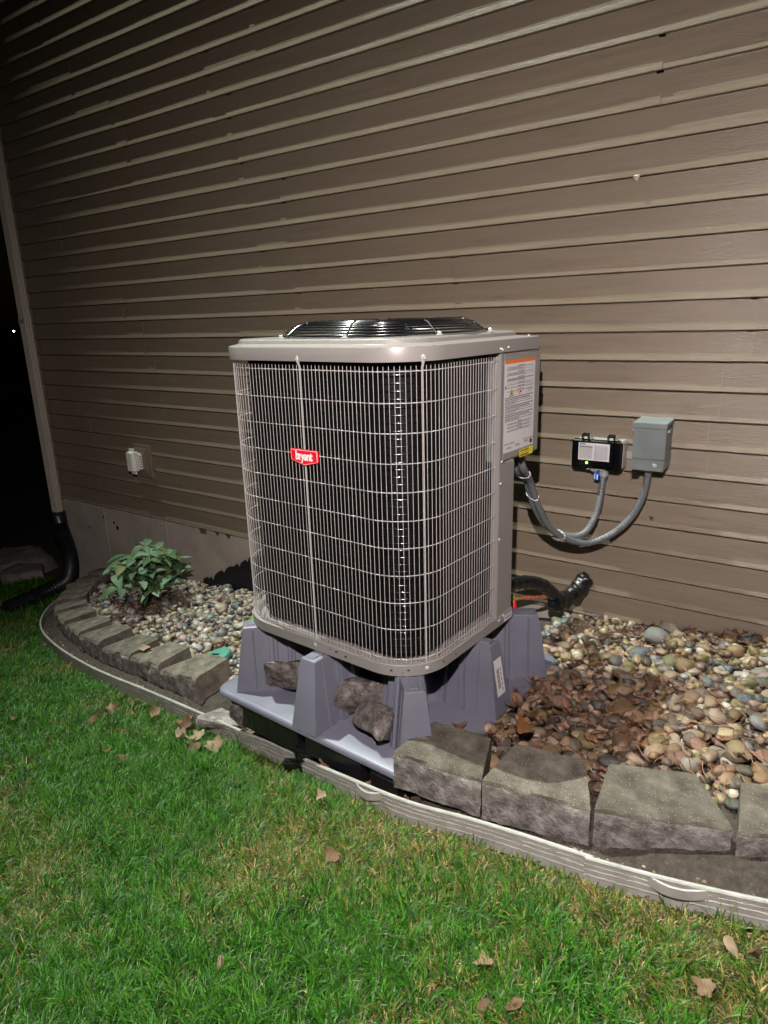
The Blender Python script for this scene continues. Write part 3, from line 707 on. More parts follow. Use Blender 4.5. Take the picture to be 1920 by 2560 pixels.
def fin(ang, uout, name='support_fin'):
    """plan half-width grows inwards in small steps; sides and outer end flare downwards"""
    steps = [(uout, .036), (uout-.105, .036), (uout-.107, .047), (uout-.135, .047), (uout-.138, .040), (uout-.178, .040), (uout-.181, .058), (uout-.205, .058), (uout-.208, .051), (uout-.248, .051), (uout-.251, .068), (uout-.275, .068), (uout-.278, .062), (.16, .076)]
    top = [(u, -w) for u, w in steps]+[(u, w) for u, w in steps[::-1]]
    def lev(z, t):
        res = []
        for i, (u, w) in enumerate(top):
            end = 1 if u >= uout-.001 else 0
            fl_ = t*.026
            res.append((u+end*t*.045+(0 if end else t*.012*(u > uout-.11)), w+math.copysign(fl_, w), z))
        return res
    m = MB(); ca, sa = math.cos(ang), math.sin(ang)
    def rot(r_): return [(ca*a-sa*b_, sa*a+ca*b_, c) for a, b_, c in r_]
    def inset(r_, e): 
        cu = sum(p[0] for p in r_)/len(r_); return [(p[0]-(e if p[0] > uout-.01 else 0), p[1]-math.copysign(e, p[1]), p[2]) for p in r_]
    H = .398
    m.rings([rot(lev(ZF-.002, 1)), rot(lev(ZF+.008, .955)), rot(lev(H-.008, .03)), rot(inset(lev(H-.002, .0), .002)), rot(inset(lev(H, 0), .006))], True, True, True)
    f = m.build(name, M['pad'], pad, smooth=30)
    q = Matrix.Rotation(ang, 3, 'Z')
    m = MB()
    m.box(q @ Vector((uout-.055, 0, H+.0012)), (.080, .030, .004), q); m.build('raised_pad', M['pad'], f, bevel=.0015, seg=1)
    for sgn in (-1, 1):
        m = MB(); m.box(q @ Vector((uout-.108, sgn*.033, H-.002)), (.018, .012, .010), q); m.build('nub', M['pad'], f, bevel=.003)
    for sgn in (-1, 1):   # upright flutes on the flanks
        m = MB()
        for uu, ww, w2 in ((uout-.040, .036, .01), (uout-.121, .047, .012), (uout-.193, .058, .010)):
            a0 = Vector((uu, sgn*(ww+.025), ZF+.004)); a1 = Vector((uu, sgn*(ww+.0005), H-.012))
            m.tube([q @ a0, q @ a1], .0045, 6)
        m.build('flute', M['pad'], f)
    return f
fins = {}
for k, (a, u) in enumerate(((0, .50), (36, .615), (90, .50), (135, .625), (180, .50), (225, .615), (270, .50), (315, .635))):
    fins[a] = fin(R(a), u)
# shipping label on the right-hand mid fin end
q = fins[0]
m = MB(); vs = []
for i in range(2):
    for j in range(7):
        zz = .195+.145*j/6; t = (.398-zz)/(.398-ZF); uu = .50+t*.045+.0016; yy = (-.030+.058*i)+.001*math.sin(j*2.1)*(1 if i else -1); vs.append((uu, yy, zz))
m.add(vs, [(j, j+1, 7+j+1, 7+j) for j in range(6)]); bl = m.build('barcode_label', M['label'], q, smooth=0)
m = MB()
for j in range(13):
    zz = .225+.0062*j; t = (.398-zz)/(.398-ZF); uu = .50+t*.045+.0022; m.box((uu, -.008, zz), (.0005, .018, .0034 if j % 3 else .0022), Matrix.Rotation(R(-9), 3, 'Y'))
for j in range(5):
    zz = .215+.02*j; t = (.398-zz)/(.398-ZF); uu = .50+t*.045+.0022; m.box((uu, .012, zz), (.0005, .004, .012), Matrix.Rotation(R(-9), 3, 'Y'))
m.build('barcode_print', M['ink'], bl if False else q, smooth=0)
# black liner box in the trench below the pad's front edge
m = MB(); q = Matrix.Rotation(YAW, 3, 'Z'); 
for (lx, ly, w_, d_, h_, z_) in ((-.22, -.46, .36, .10, .13, .025), (.14, -.48, .30, .08, .10, .04), (.40, -.50, .14, .08, .09, .05)):
    m.box(q @ Vector((lx, ly, 0))+Vector((CX, CY, z_)), (w_, d_, h_), q)
tag(m.build('trench_liner', M['fabric'], bevel=.012), 'black plastic liner in the trench under the pad front', 'trench liner')
m = MB(); q = Matrix.Rotation(YAW, 3, 'Z'); c = q @ Vector((-.42, -.46, 0))+Vector((CX, CY, .01)); 
tag(rock('footing_block', 31, (.055, .075, .075), c, (0, 0, .2), M['rock'], 'dark broken block propping the left front corner of the pad', 'stone', disp=.05), 'dark broken block propping the left front corner of the pad', 'stone')
rock('flat_stone', 37, (.13, .09, .035), (-2.20, -1.44, G(-2.20)+.035), (0, .05, .5), M['blockface'], 'flat pale stone left of the pad beside the last stepped border block', 'stone', disp=.04)

# black drain cap in the trench
dc = thing('drain_fitting', 'black ribbed drain cap in the trench in front of the riser pad', 'drain cap', (-1.585, -1.545, -.04))
m = MB(); m.lathe([(.042, -.05), (.042, .010), (.052, .012), (.052, .034), (.046, .038), (.046, .050), (.030, .058), (.012, .060)], (0, 0, 0), 28); m.build('cap', M['black'], dc)
for k in range(10):
    a = R(36*k); m = MB(); m.box((.052*math.cos(a), .052*math.sin(a), .023), (.006, .008, .022), Matrix.Rotation(a, 3, 'Z')); m.build('rib', M['black'], dc)
m = MB(); m.box((-.03, -.04, -.02), (.10, .03, .03), Matrix.Rotation(.5, 3, 'Z')); m.build('socket', M['black'], dc, bevel=.006)

# ================================================================== broken rocks on the pad
rock('broken_stone', 43, (.115, .085, .110), (-1.775, -1.415, .225), (.15, .15, .35), M['rock'], 'dark broken concrete chunk wedged left of the middle fin of the pad', 'stone', npts=13, disp=.05)
rock('broken_stone', 47, (.125, .085, .100), (-1.430, -1.385, .222), (.1, -.20, .55), M['rock'], 'rear broken chunk leaning between two fins behind the front chunk', 'stone', npts=12, disp=.05)
rock('broken_stone', 52, (.112, .072, .094), (-1.300, -1.505, .203), (3.05, .10, -.15), M['rock'], 'front jagged chunk with pale scar sitting on the pad edge', 'stone', npts=12, disp=.07)

# ================================================================== concrete border blocks
def block(parent, FL, FR, ztop, depth=.20, h=.14, seed=0, tiltx=0, tilty=0):
    FL = Vector((*FL, 0)); FR = Vector((*FR, 0)); w = (FR-FL).length; u = (FR-FL).normalized(); n_ = Vector((-u.y, u.x, 0))
    m = MB(); nx_, nd, nh = 22, 12, 9; r_ = random.Random(seed)
    bw_ = w*.70; cx = .5*w
    def P(s, t, k):      # s across, t depth, k height 0..1
        wd = w+(bw_-w)*t; xx = cx+(s-.5)*wd; yy = t*depth; zz = -h*(1-k)
        return Vector((xx, yy, zz))
    def disp(p, face):
        n1 = noise.noise(Vector((p.x*22+seed, p.y*22, p.z*22))); n2 = noise.noise(Vector((p.x*60, p.y*60+seed, p.z*60))); n3 = noise.noise(Vector((p.x*8, seed, p.z*8)))
        if face: d = .010*n1+.005*n2+.008*n3; k = min(1, max(0, (-p.z)/.022)); return Vector((p.x, p.y+(d-.004)*k-.002*n2*(1-k)-.012*(1-k)*0, p.z))
        return Vector((p.x+.0015*n1, p.y+.0015*n1, p.z+.0014*n2+.001*n1))
    # surface as an unwrapped sheet: front face bottom->top, top face front->back, back face
    prof = [(0, k/nh) for k in range(nh)]+[(0.0, 1.0)]+[(t/nd, 1.0) for t in range(1, nd+1)]+[(1.0, 1-k/3) for k in range(1, 4)]
    grid = []
    for (t, k) in prof:
        row = []
        for s in range(nx_+1):
            p = P(s/nx_, t, k); isf = t == 0 and k < .999
            if t == 0 and k > .999: p = disp(p, False); p.z -= .004; p.y += .003
            elif isf: p = disp(p, True)
            else: p = disp(p, False)
            es = min(s, nx_-s)
            if es == 0: p.z -= .003*(1 if k > .99 else 0)
            row.append(p)
        grid.append(row)
    n0 = nx_+1; vs = [p for row in grid for p in row]; fs = []; mi = []
    for i in range(len(grid)-1):
        for s in range(nx_): fs.append((i*n0+s, i*n0+s+1, (i+1)*n0+s+1, (i+1)*n0+s)); mi.append(1 if i < nh-1 else 0)
    for side in (0, nx_):
        fs.append(tuple(i*n0+side for i in range(len(grid)))); mi.append(0)
    m.v = [tuple(v) for v in vs]; m.f = fs; m.m = mi
    o = m.build('border_block', [M['block'], M['blockface']], parent, smooth=50)
    ang = math.atan2(u.y, u.x); o.location = (FL.x, FL.y, ztop); o.rotation_euler = (tiltx, tilty, ang)
    return o
rb = thing('block_border', 'row of large grey split face blocks right of the air conditioner', 'stone border', (0, 0, 0))
block(rb, (-1.100, -1.652), (-.795, -1.622), .238, .205, .14, 1, .02, .0)
block(rb, (-.783, -1.640), (-.470, -1.588), .255, .205, .14, 2, .02, -.01)
block(rb, (-.455, -1.600), (-.128, -1.470), .272, .205, .14, 3, .01, 0)
block(rb, (-.112, -1.486), (.20, -1.370), .280, .205, .14, 4, 0, 0)
block(rb, (.21, -1.37), (.52, -1.26), .30, .205, .14, 5, 0, 0)
block(rb, (.53, -1.26), (.84, -1.15), .33, .205, .14, 6, 0, 0)
lb = thing('block_border', 'curved row of stepped grey blocks around the left stone bed', 'stone border', (0, 0, 0))
LF = [(-2.451, -1.376), (-2.807, -1.333), (-3.130, -1.290), (-3.459, -1.262), (-3.815, -1.192), (-4.140, -1.105), (-4.433, -1.010), (-4.680, -.880), (-4.865, -.735), (-5.013, -.600), (-5.120, -.455), (-5.214, -.290), (-5.28, -.12)]
for i in range(len(LF)-1):
    FR, FL = LF[i], LF[i+1]; d = (Vector(FR)-Vector(FL)); FLv = Vector(FL)+d*.02; xm = (FL[0]+FR[0])/2
    block(lb, (FLv.x, FLv.y), FR, .256+.13*xm-d.length*.5*.21+.008*(i % 2), .215 if i else .225, .14, 20+i, .03, -.215+.02*(i % 3))

# ================================================================== lawn edging
le = thing('lawn_edging', 'weathered grey ribbed edging strip between lawn and stone bed', 'lawn edging')
def strip(pts, hgt, seed, th=.009):
    pts = smooth_path([(p[0], p[1], 0) for p in pts], 6); m = MB(); rings = []
    for i, p in enumerate(pts):
        t = (pts[min(i+1, len(pts)-1)]-pts[max(i-1, 0)]).normalized(); n_ = Vector((t.y, -t.x, 0))  # outward (towards lawn)
        if n_.y > 0 and p.x > -5: n_ = -n_
        z = G(p.x)+.055+.003*noise.noise(Vector((p.x*2, seed, 0)))
        prof = [(-.006, -.003), (0, .0), (.004, -.001), (.0070, -.006), (.0035, -.011), (.0028, -.022), (.0046, -.0235), (.0030, -.025), (.0022, -.037), (.0044, -.0395), (.0030, -.042), (.0022, -.056), (.0044, -.060), (.0025, -.064), (.0025, -hgt), (-.004, -hgt), (-.005, -.012)]
        rings.append([(p.x+n_.x*a, p.y+n_.y*a, z+b_) for a, b_ in prof])
    m.rings(rings, True, True, True); return m.build('edging_strip', M['edging'], le, smooth=25)
split = -.43
strip([p for p in EDGE if p[0] <= -1.0]+[(-.812, -1.668), (-.637, -1.665), (split, -1.669)], .09, 1)
strip([(split-.02, -1.676), (-.244, -1.661), (-.023, -1.631), (.4, -1.556), (1.0, -1.426), (2.2, -1.306)], .09, 2)
for (x_, w_) in ((-.215, .15), (-1.20, .12)):
    y_ = float(edge_y(x_)); m = MB(); rings = []
    for i in range(13):
        t = i/12; xx = x_-w_/2+w_*t; yy = float(edge_y(xx))-.007-.016*math.sin(math.pi*t)**.8; z = G(xx)+.034-.008*math.sin(math.pi*t)
        rings.append([(xx, yy+.002, z+.017), (xx, yy-.002, z+.014), (xx, yy-.002, z-.014), (xx, yy+.002, z-.016)])
    m.rings(rings, True, True, True); m.build('stake_loop', M['edging'], le, smooth=30)

# ================================================================== pebbles
def make_pebbles():
    rg = np.random.default_rng(5); bases = []
    for s in range(24):
        sub = 2; bm = bmesh.new(); bmesh.ops.create_icosphere(bm, subdivisions=sub, radius=1)
        for v in bm.verts:
            n1 = noise.noise(Vector(v.co)*1.1+Vector((s*3.1, 0, 0))); n2 = noise.noise(Vector(v.co)*2.4+Vector((0, s*3.1, 0))); v.co *= 1+.42*n1+.14*n2
            # superellipsoid-ish flattening into facets
            v.co.x = math.copysign(abs(v.co.x)**.92, v.co.x); v.co.y = math.copysign(abs(v.co.y)**.92, v.co.y)
        co = np.array([v.co[:] for v in bm.verts]); fc = np.array([[v.index for v in f.verts] for f in bm.faces]); bm.free(); bases.append((co, fc))
    gx0, gy0, st = -5.4, -1.7, .01; gw, gh = 640, 180
    Hf = np.zeros((gw, gh))
    back_x = np.array([-5.28, -5.103, -4.907, -4.807, -4.644, -4.464, -4.095, -3.789, -3.471, -3.157, -2.804, -2.48, -2.40, -2.12, -2.1, -1.0, -.99, -.71, -.49, -.387, -.165, -.05, .25, .9])
    back_y = np.array([-.05, -.267, -.432, -.559, -.697, -.80, -.915, -.982, -1.054, -1.086, -1.13, -1.15, -1.20, -1.30, -1.05, -1.05, -1.46, -1.44, -1.42, -1.40, -1.30, -1.30, -1.16, -1.0])
    pal = np.array([(.42, .38, .32), (.33, .28, .21), (.26, .20, .13), (.17, .165, .16), (.10, .12, .13), (.26, .18, .15), (.21, .19, .10), (.09, .08, .07), (.25, .22, .19), (.17, .13, .11), (.38, .36, .33)])
    pw = np.array([.13, .13, .12, .11, .07, .09, .07, .04, .10, .06, .08]); pw /= pw.sum()
    items = []
    def drop(x, y, a, b_, c, ang, tint):
        r_ = max(a, b_); i0 = int((x-gx0-r_)/st); i1 = int((x-gx0+r_)/st)+1; j0 = int((y-gy0-r_)/st); j1 = int((y-gy0+r_)/st)+1
        if i0 < 0 or j0 < 0 or i1 >= gw or j1 >= gh: return
        X, Y = np.meshgrid(gx0+np.arange(i0, i1)*st-x, gy0+np.arange(j0, j1)*st-y, indexing='ij')
        ca, sa = math.cos(ang), math.sin(ang); u = (ca*X+sa*Y)/a; v = (-sa*X+ca*Y)/b_; q = 1-u*u-v*v; k = q > 0
        if not k.any(): return
        sub = Hf[i0:i1, j0:j1]; zc = np.percentile(sub[k]+c*np.sqrt(q[k]), 62)-c*.30
        zc = min(zc, .045+rg.uniform(-.01, .004)) if zc > .05 else zc
        top = zc+c*np.sqrt(np.clip(q, 0, 1)); sub[k] = np.maximum(sub[k], top[k])
        tx, ty = rg.normal(0, .22), rg.normal(0, .22)
        items.append((x, y, zc, a, b_, c, ang, tx, ty, tint))
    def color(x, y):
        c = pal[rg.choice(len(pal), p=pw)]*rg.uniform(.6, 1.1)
        # leaf-stained pocket behind the pad, tint widened to paint in the unit's shadow
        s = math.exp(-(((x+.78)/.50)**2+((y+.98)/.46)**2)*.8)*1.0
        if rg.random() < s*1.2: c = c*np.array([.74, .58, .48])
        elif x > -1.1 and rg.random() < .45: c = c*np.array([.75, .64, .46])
        return np.clip(c, .02, .62)
    def field(x0, x1, n, smin, smax, y1=-.0, layer=0):
        for _ in range(n):
            x = rg.uniform(x0, x1); y = rg.uniform(-1.6, y1)
            if y < np.interp(x, back_x, back_y)+.01: continue
            u_ = (x-CX)*math.cos(YAW)+(y-CY)*math.sin(YAW); v_ = -(x-CX)*math.sin(YAW)+(y-CY)*math.cos(YAW)
            if abs(u_-.02) < .52 and abs(v_) < .52: continue
            a = rg.uniform(smin, smax)*rg.choice([1, 1, 1, 1.35]); b_ = a*rg.uniform(.62, .92); c = b_*rg.uniform(.5, .85)
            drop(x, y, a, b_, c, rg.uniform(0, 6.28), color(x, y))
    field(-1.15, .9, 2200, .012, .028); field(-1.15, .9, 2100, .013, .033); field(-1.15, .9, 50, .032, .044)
    field(-5.2, -1.9, 3600, .014, .026); field(-5.2, -1.9, 2200, .015, .032)
    # sparse ones in the trench in front of the pad
    for _ in range(330):
        x = rg.uniform(-2.15, -1.1); ylo = edge_y(x)+.025; y = rg.uniform(ylo, ylo+.09)
        if rg.random() < (.75 if x > -1.65 else 0): continue
        a = rg.uniform(.010, .021); items.append((x, y, -.075, a, a*.8, a*.6, rg.uniform(0, 6), 0, 0, color(-3, -.5)*np.array([.8, .62, .5])))
    for _ in range(420):   # grit and small stones on the soil strip between blocks and edging
        x = rg.uniform(-1.05, .4) if rg.random() < .6 else rg.uniform(-4.8, -2.3); y = edge_y(x)+.012+abs(rg.normal(0, .05))
        a = rg.uniform(.0025, .008); items.append((x, y, .0, a, a*.8, a*.6, rg.uniform(0, 6), 0, 0, color(-3, -.5)*np.array([.7, .58, .48])))
        items[-1] = items[-1][:2]+(-.030,)+items[-1][3:]
    print('pebbles', len(items))
    def visible_score(it):
        x, y, z, a = it[0], it[1], it[2], it[3]
        dx, dy = x, y+3.2; f = dx*-.559+dy*.781+.45; r_ = dx*.818+dy*.575
        if f <= 0 or abs(r_/f) > .57: return -1
        d = math.sqrt(dx*dx+dy*dy+2.2); i = int((x-gx0)/st); j = int((y-gy0)/st)
        topped = Hf[i, j]-(z+it[5]) if 0 <= i < gw and 0 <= j < gh else 0
        return a/d if topped < .006 else -1
    order = sorted(range(len(items)), key=lambda i: -visible_score(items[i])); single = set(order[:295])
    meshes = []
    for (co, fc) in bases:
        me = bpy.data.meshes.new('pebble'); me.from_pydata(co.tolist(), [], fc.tolist()); me.polygons.foreach_set('use_smooth', [True]*len(fc)); me.materials.append(M['pebble_obj']); meshes.append(me)
    V = []; F = []; C = []; off = 0
    for k, it in enumerate(items):
        x, y, z, a, b_, c, ang, tx, ty, tint = it; bi = k % 24
        zz = (Bed(x, y)-.008-.03*ss(-2.2, -3.0, x)*ss(-.5, -.1, y) if z > -.06 else G(x)+(.002 if x < -1.65 else -.02))+(z if z > -.06 else 0)
        Mt = Matrix.Translation((x, y, zz)) @ Matrix.Rotation(ang, 4, 'Z') @ Matrix.Rotation(tx, 4, 'X') @ Matrix.Rotation(ty, 4, 'Y') @ Matrix.Diagonal((a, b_, c, 1))
        if k in single:
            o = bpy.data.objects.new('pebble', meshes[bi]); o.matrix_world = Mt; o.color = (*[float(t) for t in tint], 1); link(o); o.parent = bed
        else:
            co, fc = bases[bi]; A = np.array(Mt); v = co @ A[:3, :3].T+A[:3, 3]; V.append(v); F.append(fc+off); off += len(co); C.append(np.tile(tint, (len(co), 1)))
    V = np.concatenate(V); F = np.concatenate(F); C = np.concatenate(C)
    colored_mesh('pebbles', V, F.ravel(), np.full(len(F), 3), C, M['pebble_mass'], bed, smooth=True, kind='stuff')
make_pebbles()

# ================================================================== leaves
def leaf_outline(kind, r_):
    pts = []
    if kind == 0:    # lobed maple / oak
        n = 22
        for i in range(n):
            a = 2*math.pi*i/n; rad_ = .62+.38*abs(math.cos(2.5*(a)))**1.3*(1 if i % 2 == 0 else .72); rad_ *= r_.uniform(.85, 1.1); pts.append((rad_*math.cos(a)*1.0, rad_*math.sin(a)*.85))
    else:
        n = 16
        for i in range(n): a = 2*math.pi*i/n; pts.append((math.cos(a)*r_.uniform(.95, 1.05), .48*math.sin(a)*(1-.25*math.cos(a))*r_.uniform(.85, 1.1)))
    return pts
def leaf_geo(kind, seed, curl=.5):
    r_ = random.Random(seed); o_ = leaf_outline(kind, r_); n = len(o_); vs = [(0, 0, 0)]; rings = (.35, .7, 1.0)
    ph = r_.uniform(0, 6); cu = curl*r_.uniform(.5, 1.2); tw_ = r_.uniform(-.8, .8)
    for q_ in rings:
        for (a, b_) in o_:
            xx, yy = a*q_, b_*q_; d = xx*xx+yy*yy
            vs.append((xx, yy, cu*d*(.35+.5*math.sin(2*math.atan2(yy, xx)+ph))+tw_*xx*yy+.14*noise.noise(Vector((xx*2.5, yy*2.5, seed)))))
    fs = [(0, 1+i, 1+(i+1) % n) for i in range(n)]
    for k in range(2):
        for i in range(n): a = 1+k*n+i; b_ = 1+k*n+(i+1) % n; fs.append((a, a+n, b_+n, b_))
    # short stem
    k0 = len(vs); vs += [(-.9, .02, .03), (-.9, -.02, .03), (-1.5, 0, .10)]; fs.append((k0, k0+2, k0+1))
    return vs, fs
LT = [(.15, .080, .042), (.21, .13, .078), (.105, .055, .030), (.27, .19, .125), (.085, .050, .032), (.20, .088, .030)]
leaf_defs = [  # x, y, size, kind, colour, label   (lawn)
    (-3.309, -1.857, .045, 1, 0, 'lone tan leaf lying flat on grass at the far left edge of the lawn'),
    (-2.86, -1.699, .036, 1, 0, 'dull curled leaf, lower left of the lawn group below the stepped blocks'),
    (-2.858, -1.594, .048, 0, 1, 'large upright tan leaf in the grass below the stepped blocks'),
    (-2.827, -1.492, .032, 1, 2, 'thin dark leaf in grass close to the edging below the stepped blocks'),
    (-2.60, -1.526, .046, 0, 1, 'crumpled pinkish tan leaf on grass just before the leaf pile'),
    (-2.587, -1.701, .042, 0, 0, 'ragged brown leaf in the grass centre of the left leaf group'),
    (-2.700, -1.575, .030, 1, 1, 'small pointed leaf between the upright leaf and the crumpled one'),
    (-2.383, -1.855, .038, 0, 0, 'ragged brown leaf lowest of the left lawn group'),
    (-2.531, -1.85, .036, 1, 5, 'rust coloured leaf standing on edge left of the lowest ragged leaf'),
    (-2.368, -1.525, .060, 0, 5, 'orange brown curled leaf on top of the leaf pile by the edging'),
    (-2.31, -1.550, .055, 0, 2, 'dark brown leaf in the leaf pile against the edging'),
    (-2.275, -1.622, .046, 0, 3, 'pale grey brown leaf at the foot of the leaf pile'),
    (-2.200, -1.585, .048, 0, 3, 'pale broad leaf upright in the lower clump of leaves'),
    (-2.063, -1.612, .055, 0, 3, 'large pale tan maple leaf at the right end of the lower clump'),
    (-2.138, -1.660, .045, 0, 0, 'torn brown leaf beneath the pale maple leaf in the lower clump'),
    (-2.20, -1.640, .040, 0, 1, 'small torn leaf at the left of the lower clump'),
    (-1.353, -1.735, .032, 0, 3, 'pale folded leaf on grass just below the edging under the pad'),
    (-1.124, -1.957, .040, 0, 0, 'single brown leaf alone in the middle of the green lawn'),
    (-1.613, -1.713, .020, 1, 0, 'tiny brown leaf on grass left of the pale folded leaf'),
    (-.551, -2.079, .034, 0, 1, 'ragged leaf on the dry grass at lower right centre'),
    (-.501, -2.18, .028, 1, 2, 'small dark leaf near the bottom edge of the lawn'),
    (-.449, -2.141, .026, 1, 0, 'small brown curled leaf right of the ragged one near the bottom'),
    (-.103, -1.908, .032, 0, 1, 'tan leaf on dry grass towards the right edge'),
    (-.075, -1.773, .028, 1, 3, 'pale leaf near the right edge below the edging strip'),
    (-.031, -1.773, .026, 1, 2, 'brown leaf at the very right edge below the edging strip'),
    (-1.136, -2.386, .022, 1, 1, 'small straw coloured leaf low in the left centre of the lawn'),
]
for i, (lx, ly, sz, kind, ci, labl) in enumerate(leaf_defs):
    # each leaf is its own mesh, curled and sunk a little into the blades
    vs, fs = leaf_geo(kind, 50+i, 1.35); me = bpy.data.meshes.new('fallen_leaf'); me.from_pydata(vs, [], fs); me.polygons.foreach_set('use_smooth', [True]*len(fs)); me.materials.append(M['leaf_obj'])
    o = bpy.data.objects.new('fallen_leaf', me); r_ = random.Random(i); o.location = (lx, ly, G(lx)+.016+sz*.12); o.scale = (sz*.85,)*3
    o.rotation_euler = (r_.uniform(-.7, .5), r_.uniform(-.6, .6), r_.uniform(0, 6.3)); o.color = (*LT[ci], 1); link(o); tag(o, labl, 'leaf', 'dead leaves lying on the lawn')
def one_leaf(loc, sz, kind, ci, labl, rot=(0, 0, 0), seed=1, grp=None):
    vs, fs = leaf_geo(kind, seed, .9); me = bpy.data.meshes.new('fallen_leaf'); me.from_pydata(vs, [], fs); me.polygons.foreach_set('use_smooth', [True]*len(fs)); me.materials.append(M['leaf_obj'])
    o = bpy.data.objects.new('fallen_leaf', me); o.location = loc; o.scale = (sz,)*3; o.rotation_euler = rot; o.color = (*LT[ci], 1); link(o); tag(o, labl, 'leaf', grp)
one_leaf((-1.06, -1.285, .135), .030, 1, 0, 'brown leaf with dark stem lying on the bare pad plate', (.2, .1, .9), 91)
one_leaf((-.985, -1.36, .17), .032, 1, 5, 'round brown leaf on the pad edge beside the leaf litter', (.5, .3, 2), 92)
one_leaf((-3.08, -1.22, -.128), .040, 0, 3, 'pale tan leaf resting on top of a stepped border block', (.1, .1, .4), 93)
one_leaf((-1.46, -1.585, .0), .036, 0, 0, 'brown leaf in the trench right of the black drain cap', (.6, 0, .4), 94)
one_leaf((-.80, -1.30, .235), .050, 0, 5, 'bright orange brown leaf at the corner behind the first grey block', (.4, .3, 1.2), 95)
# litter of leaves and needles among the pebbles
def litter():
    rg = random.Random(8); V = []; FL_ = []; FS = []; C = []; off = 0
    def put(x, y, sz, kind, seed, zoff, col, flat=.6):
        nonlocal off
        vs, fs = leaf_geo(kind, seed, 1.0); Mt = Matrix.Translation((x, y, Bed(x, y)+zoff)) @ Matrix.Rotation(rg.uniform(0, 6.3), 4, 'Z') @ Matrix.Rotation(rg.uniform(-flat, flat), 4, 'X') @ Matrix.Rotation(rg.uniform(-flat, flat), 4, 'Y') @ Matrix.Scale(sz, 4)
        for v in vs: V.append((Mt @ Vector(v))[:]); C.append(col)
        for f in fs: FL_.extend(i+off for i in f); FS.append(len(f))
        off += len(vs)
    def band(n, fx, fy, smin, smax, zo):
        for i in range(n):
            x, y = fx(), fy(); col = LT[rg.choice((0, 0, 1, 2, 2, 4, 5))]; k = rg.uniform(.45, 1.0); put(x, y, rg.uniform(smin, smax)*.72, rg.choice((0, 1, 1)), rg.randint(0, 400), zo+rg.uniform(-.01, .02), tuple(c*k for c in col))
    band(48, lambda: min(-.60, max(-1.0, -.93+abs(rg.gauss(0, .14)))), lambda: rg.uniform(-1.44, -1.0), .020, .040, .045)
    band(14, lambda: rg.uniform(-1.02, -.66), lambda: rg.uniform(-1.12, -.55), .018, .034, .042)
    band(80, lambda: rg.triangular(-1.0, .1, -.8), lambda: rg.uniform(-1.3, -.1), .016, .032, .042)
    band(45, lambda: rg.uniform(-1.0, .1), lambda: rg.uniform(-.16, -.02), .016, .03, .035)
    band(60, lambda: rg.uniform(-4.85, -4.4), lambda: rg.uniform(-.55, -.15), .02, .04, .03)
    band(22, lambda: rg.uniform(-4.5, -3.7), lambda: rg.uniform(-.95, -.4), .014, .026, .03)
    band(40, lambda: rg.uniform(-4, -2.3), lambda: rg.uniform(-1.05, -.1), .014, .026, .04)
    o = colored_mesh('leaf_litter', np.array(V), FL_, FS, np.array(C), M['leaf'], smooth=True, label='brown leaf litter gathered among the pebbles and block corners', cat='leaf litter', kind='stuff')
    # pine needles and straw
    V = []; F = []; C = []; off = 0
    def needle(x, y, z, L_, col, w=.0011):
        nonlocal off
        a = rg.uniform(0, 6.28); bend = rg.uniform(-.4, .4); pts = []
        for k in range(4): t = k/3; aa = a+bend*t; pts.append((x+L_*t*math.cos(aa), y+L_*t*math.sin(aa), z+rg.uniform(-.003, .008)))
        sx_, sy_ = -math.sin(a)*w, math.cos(a)*w
        for p in pts: V.append((p[0]-sx_, p[1]-sy_, p[2])); V.append((p[0]+sx_, p[1]+sy_, p[2]+.0012)); C.extend([col, col])
        for k in range(3): F.append([off+2*k, off+2*k+1, off+2*k+3, off+2*k+2])
        off += 8
    for _ in range(560):
        x, y = rg.gauss(-.55, .33), rg.gauss(-.95, .28)
        if not (-1.0 < x < .3 and -1.38 < y < -.08): continue
        if rg.random() < .3: x = rg.uniform(-1.0, .2); y = rg.uniform(-1.3, -.08)
        needle(x, y, Bed(x, y)+.058+rg.uniform(-.008, .008), rg.uniform(.05, .11), rg.choice(((.22, .09, .04), (.14, .055, .028), (.30, .14, .07))))
    for _ in range(260):
        x = rg.uniform(-.95, .3); y = rg.uniform(-.22, -.03); needle(x, y, Bed(x, y)+.045, rg.uniform(.04, .09), (.20, .10, .05))
    for _ in range(260):
        x = rg.uniform(-2.1, -1.5); y = float(edge_y(x))+rg.uniform(.03, .12); needle(x, y, G(x)-.005+rg.uniform(0, .012), rg.uniform(.04, .08), (.34, .22, .11), .0013)
    for _ in range(120):
        x = rg.uniform(-1.5, -1.05); y = float(edge_y(x))+rg.uniform(.03, .07); needle(x, y, G(x)-.01+rg.uniform(0, .012), rg.uniform(.03, .07), (.24, .14, .07), .0012)
    for _ in range(220):
        x = rg.gauss(-4.05, .14); y = rg.gauss(-.55, .1); needle(x, y, Bed(x, y)+.05, rg.uniform(.04, .09), (.13, .06, .04), .0015)
    colored_mesh('pine_needles', np.array(V), np.array(F).ravel(), np.full(len(F), 4), np.array(C), M['leaf'], label='fallen pine needles and straw strewn over the pebbles', cat='pine needles', kind='stuff')
litter()

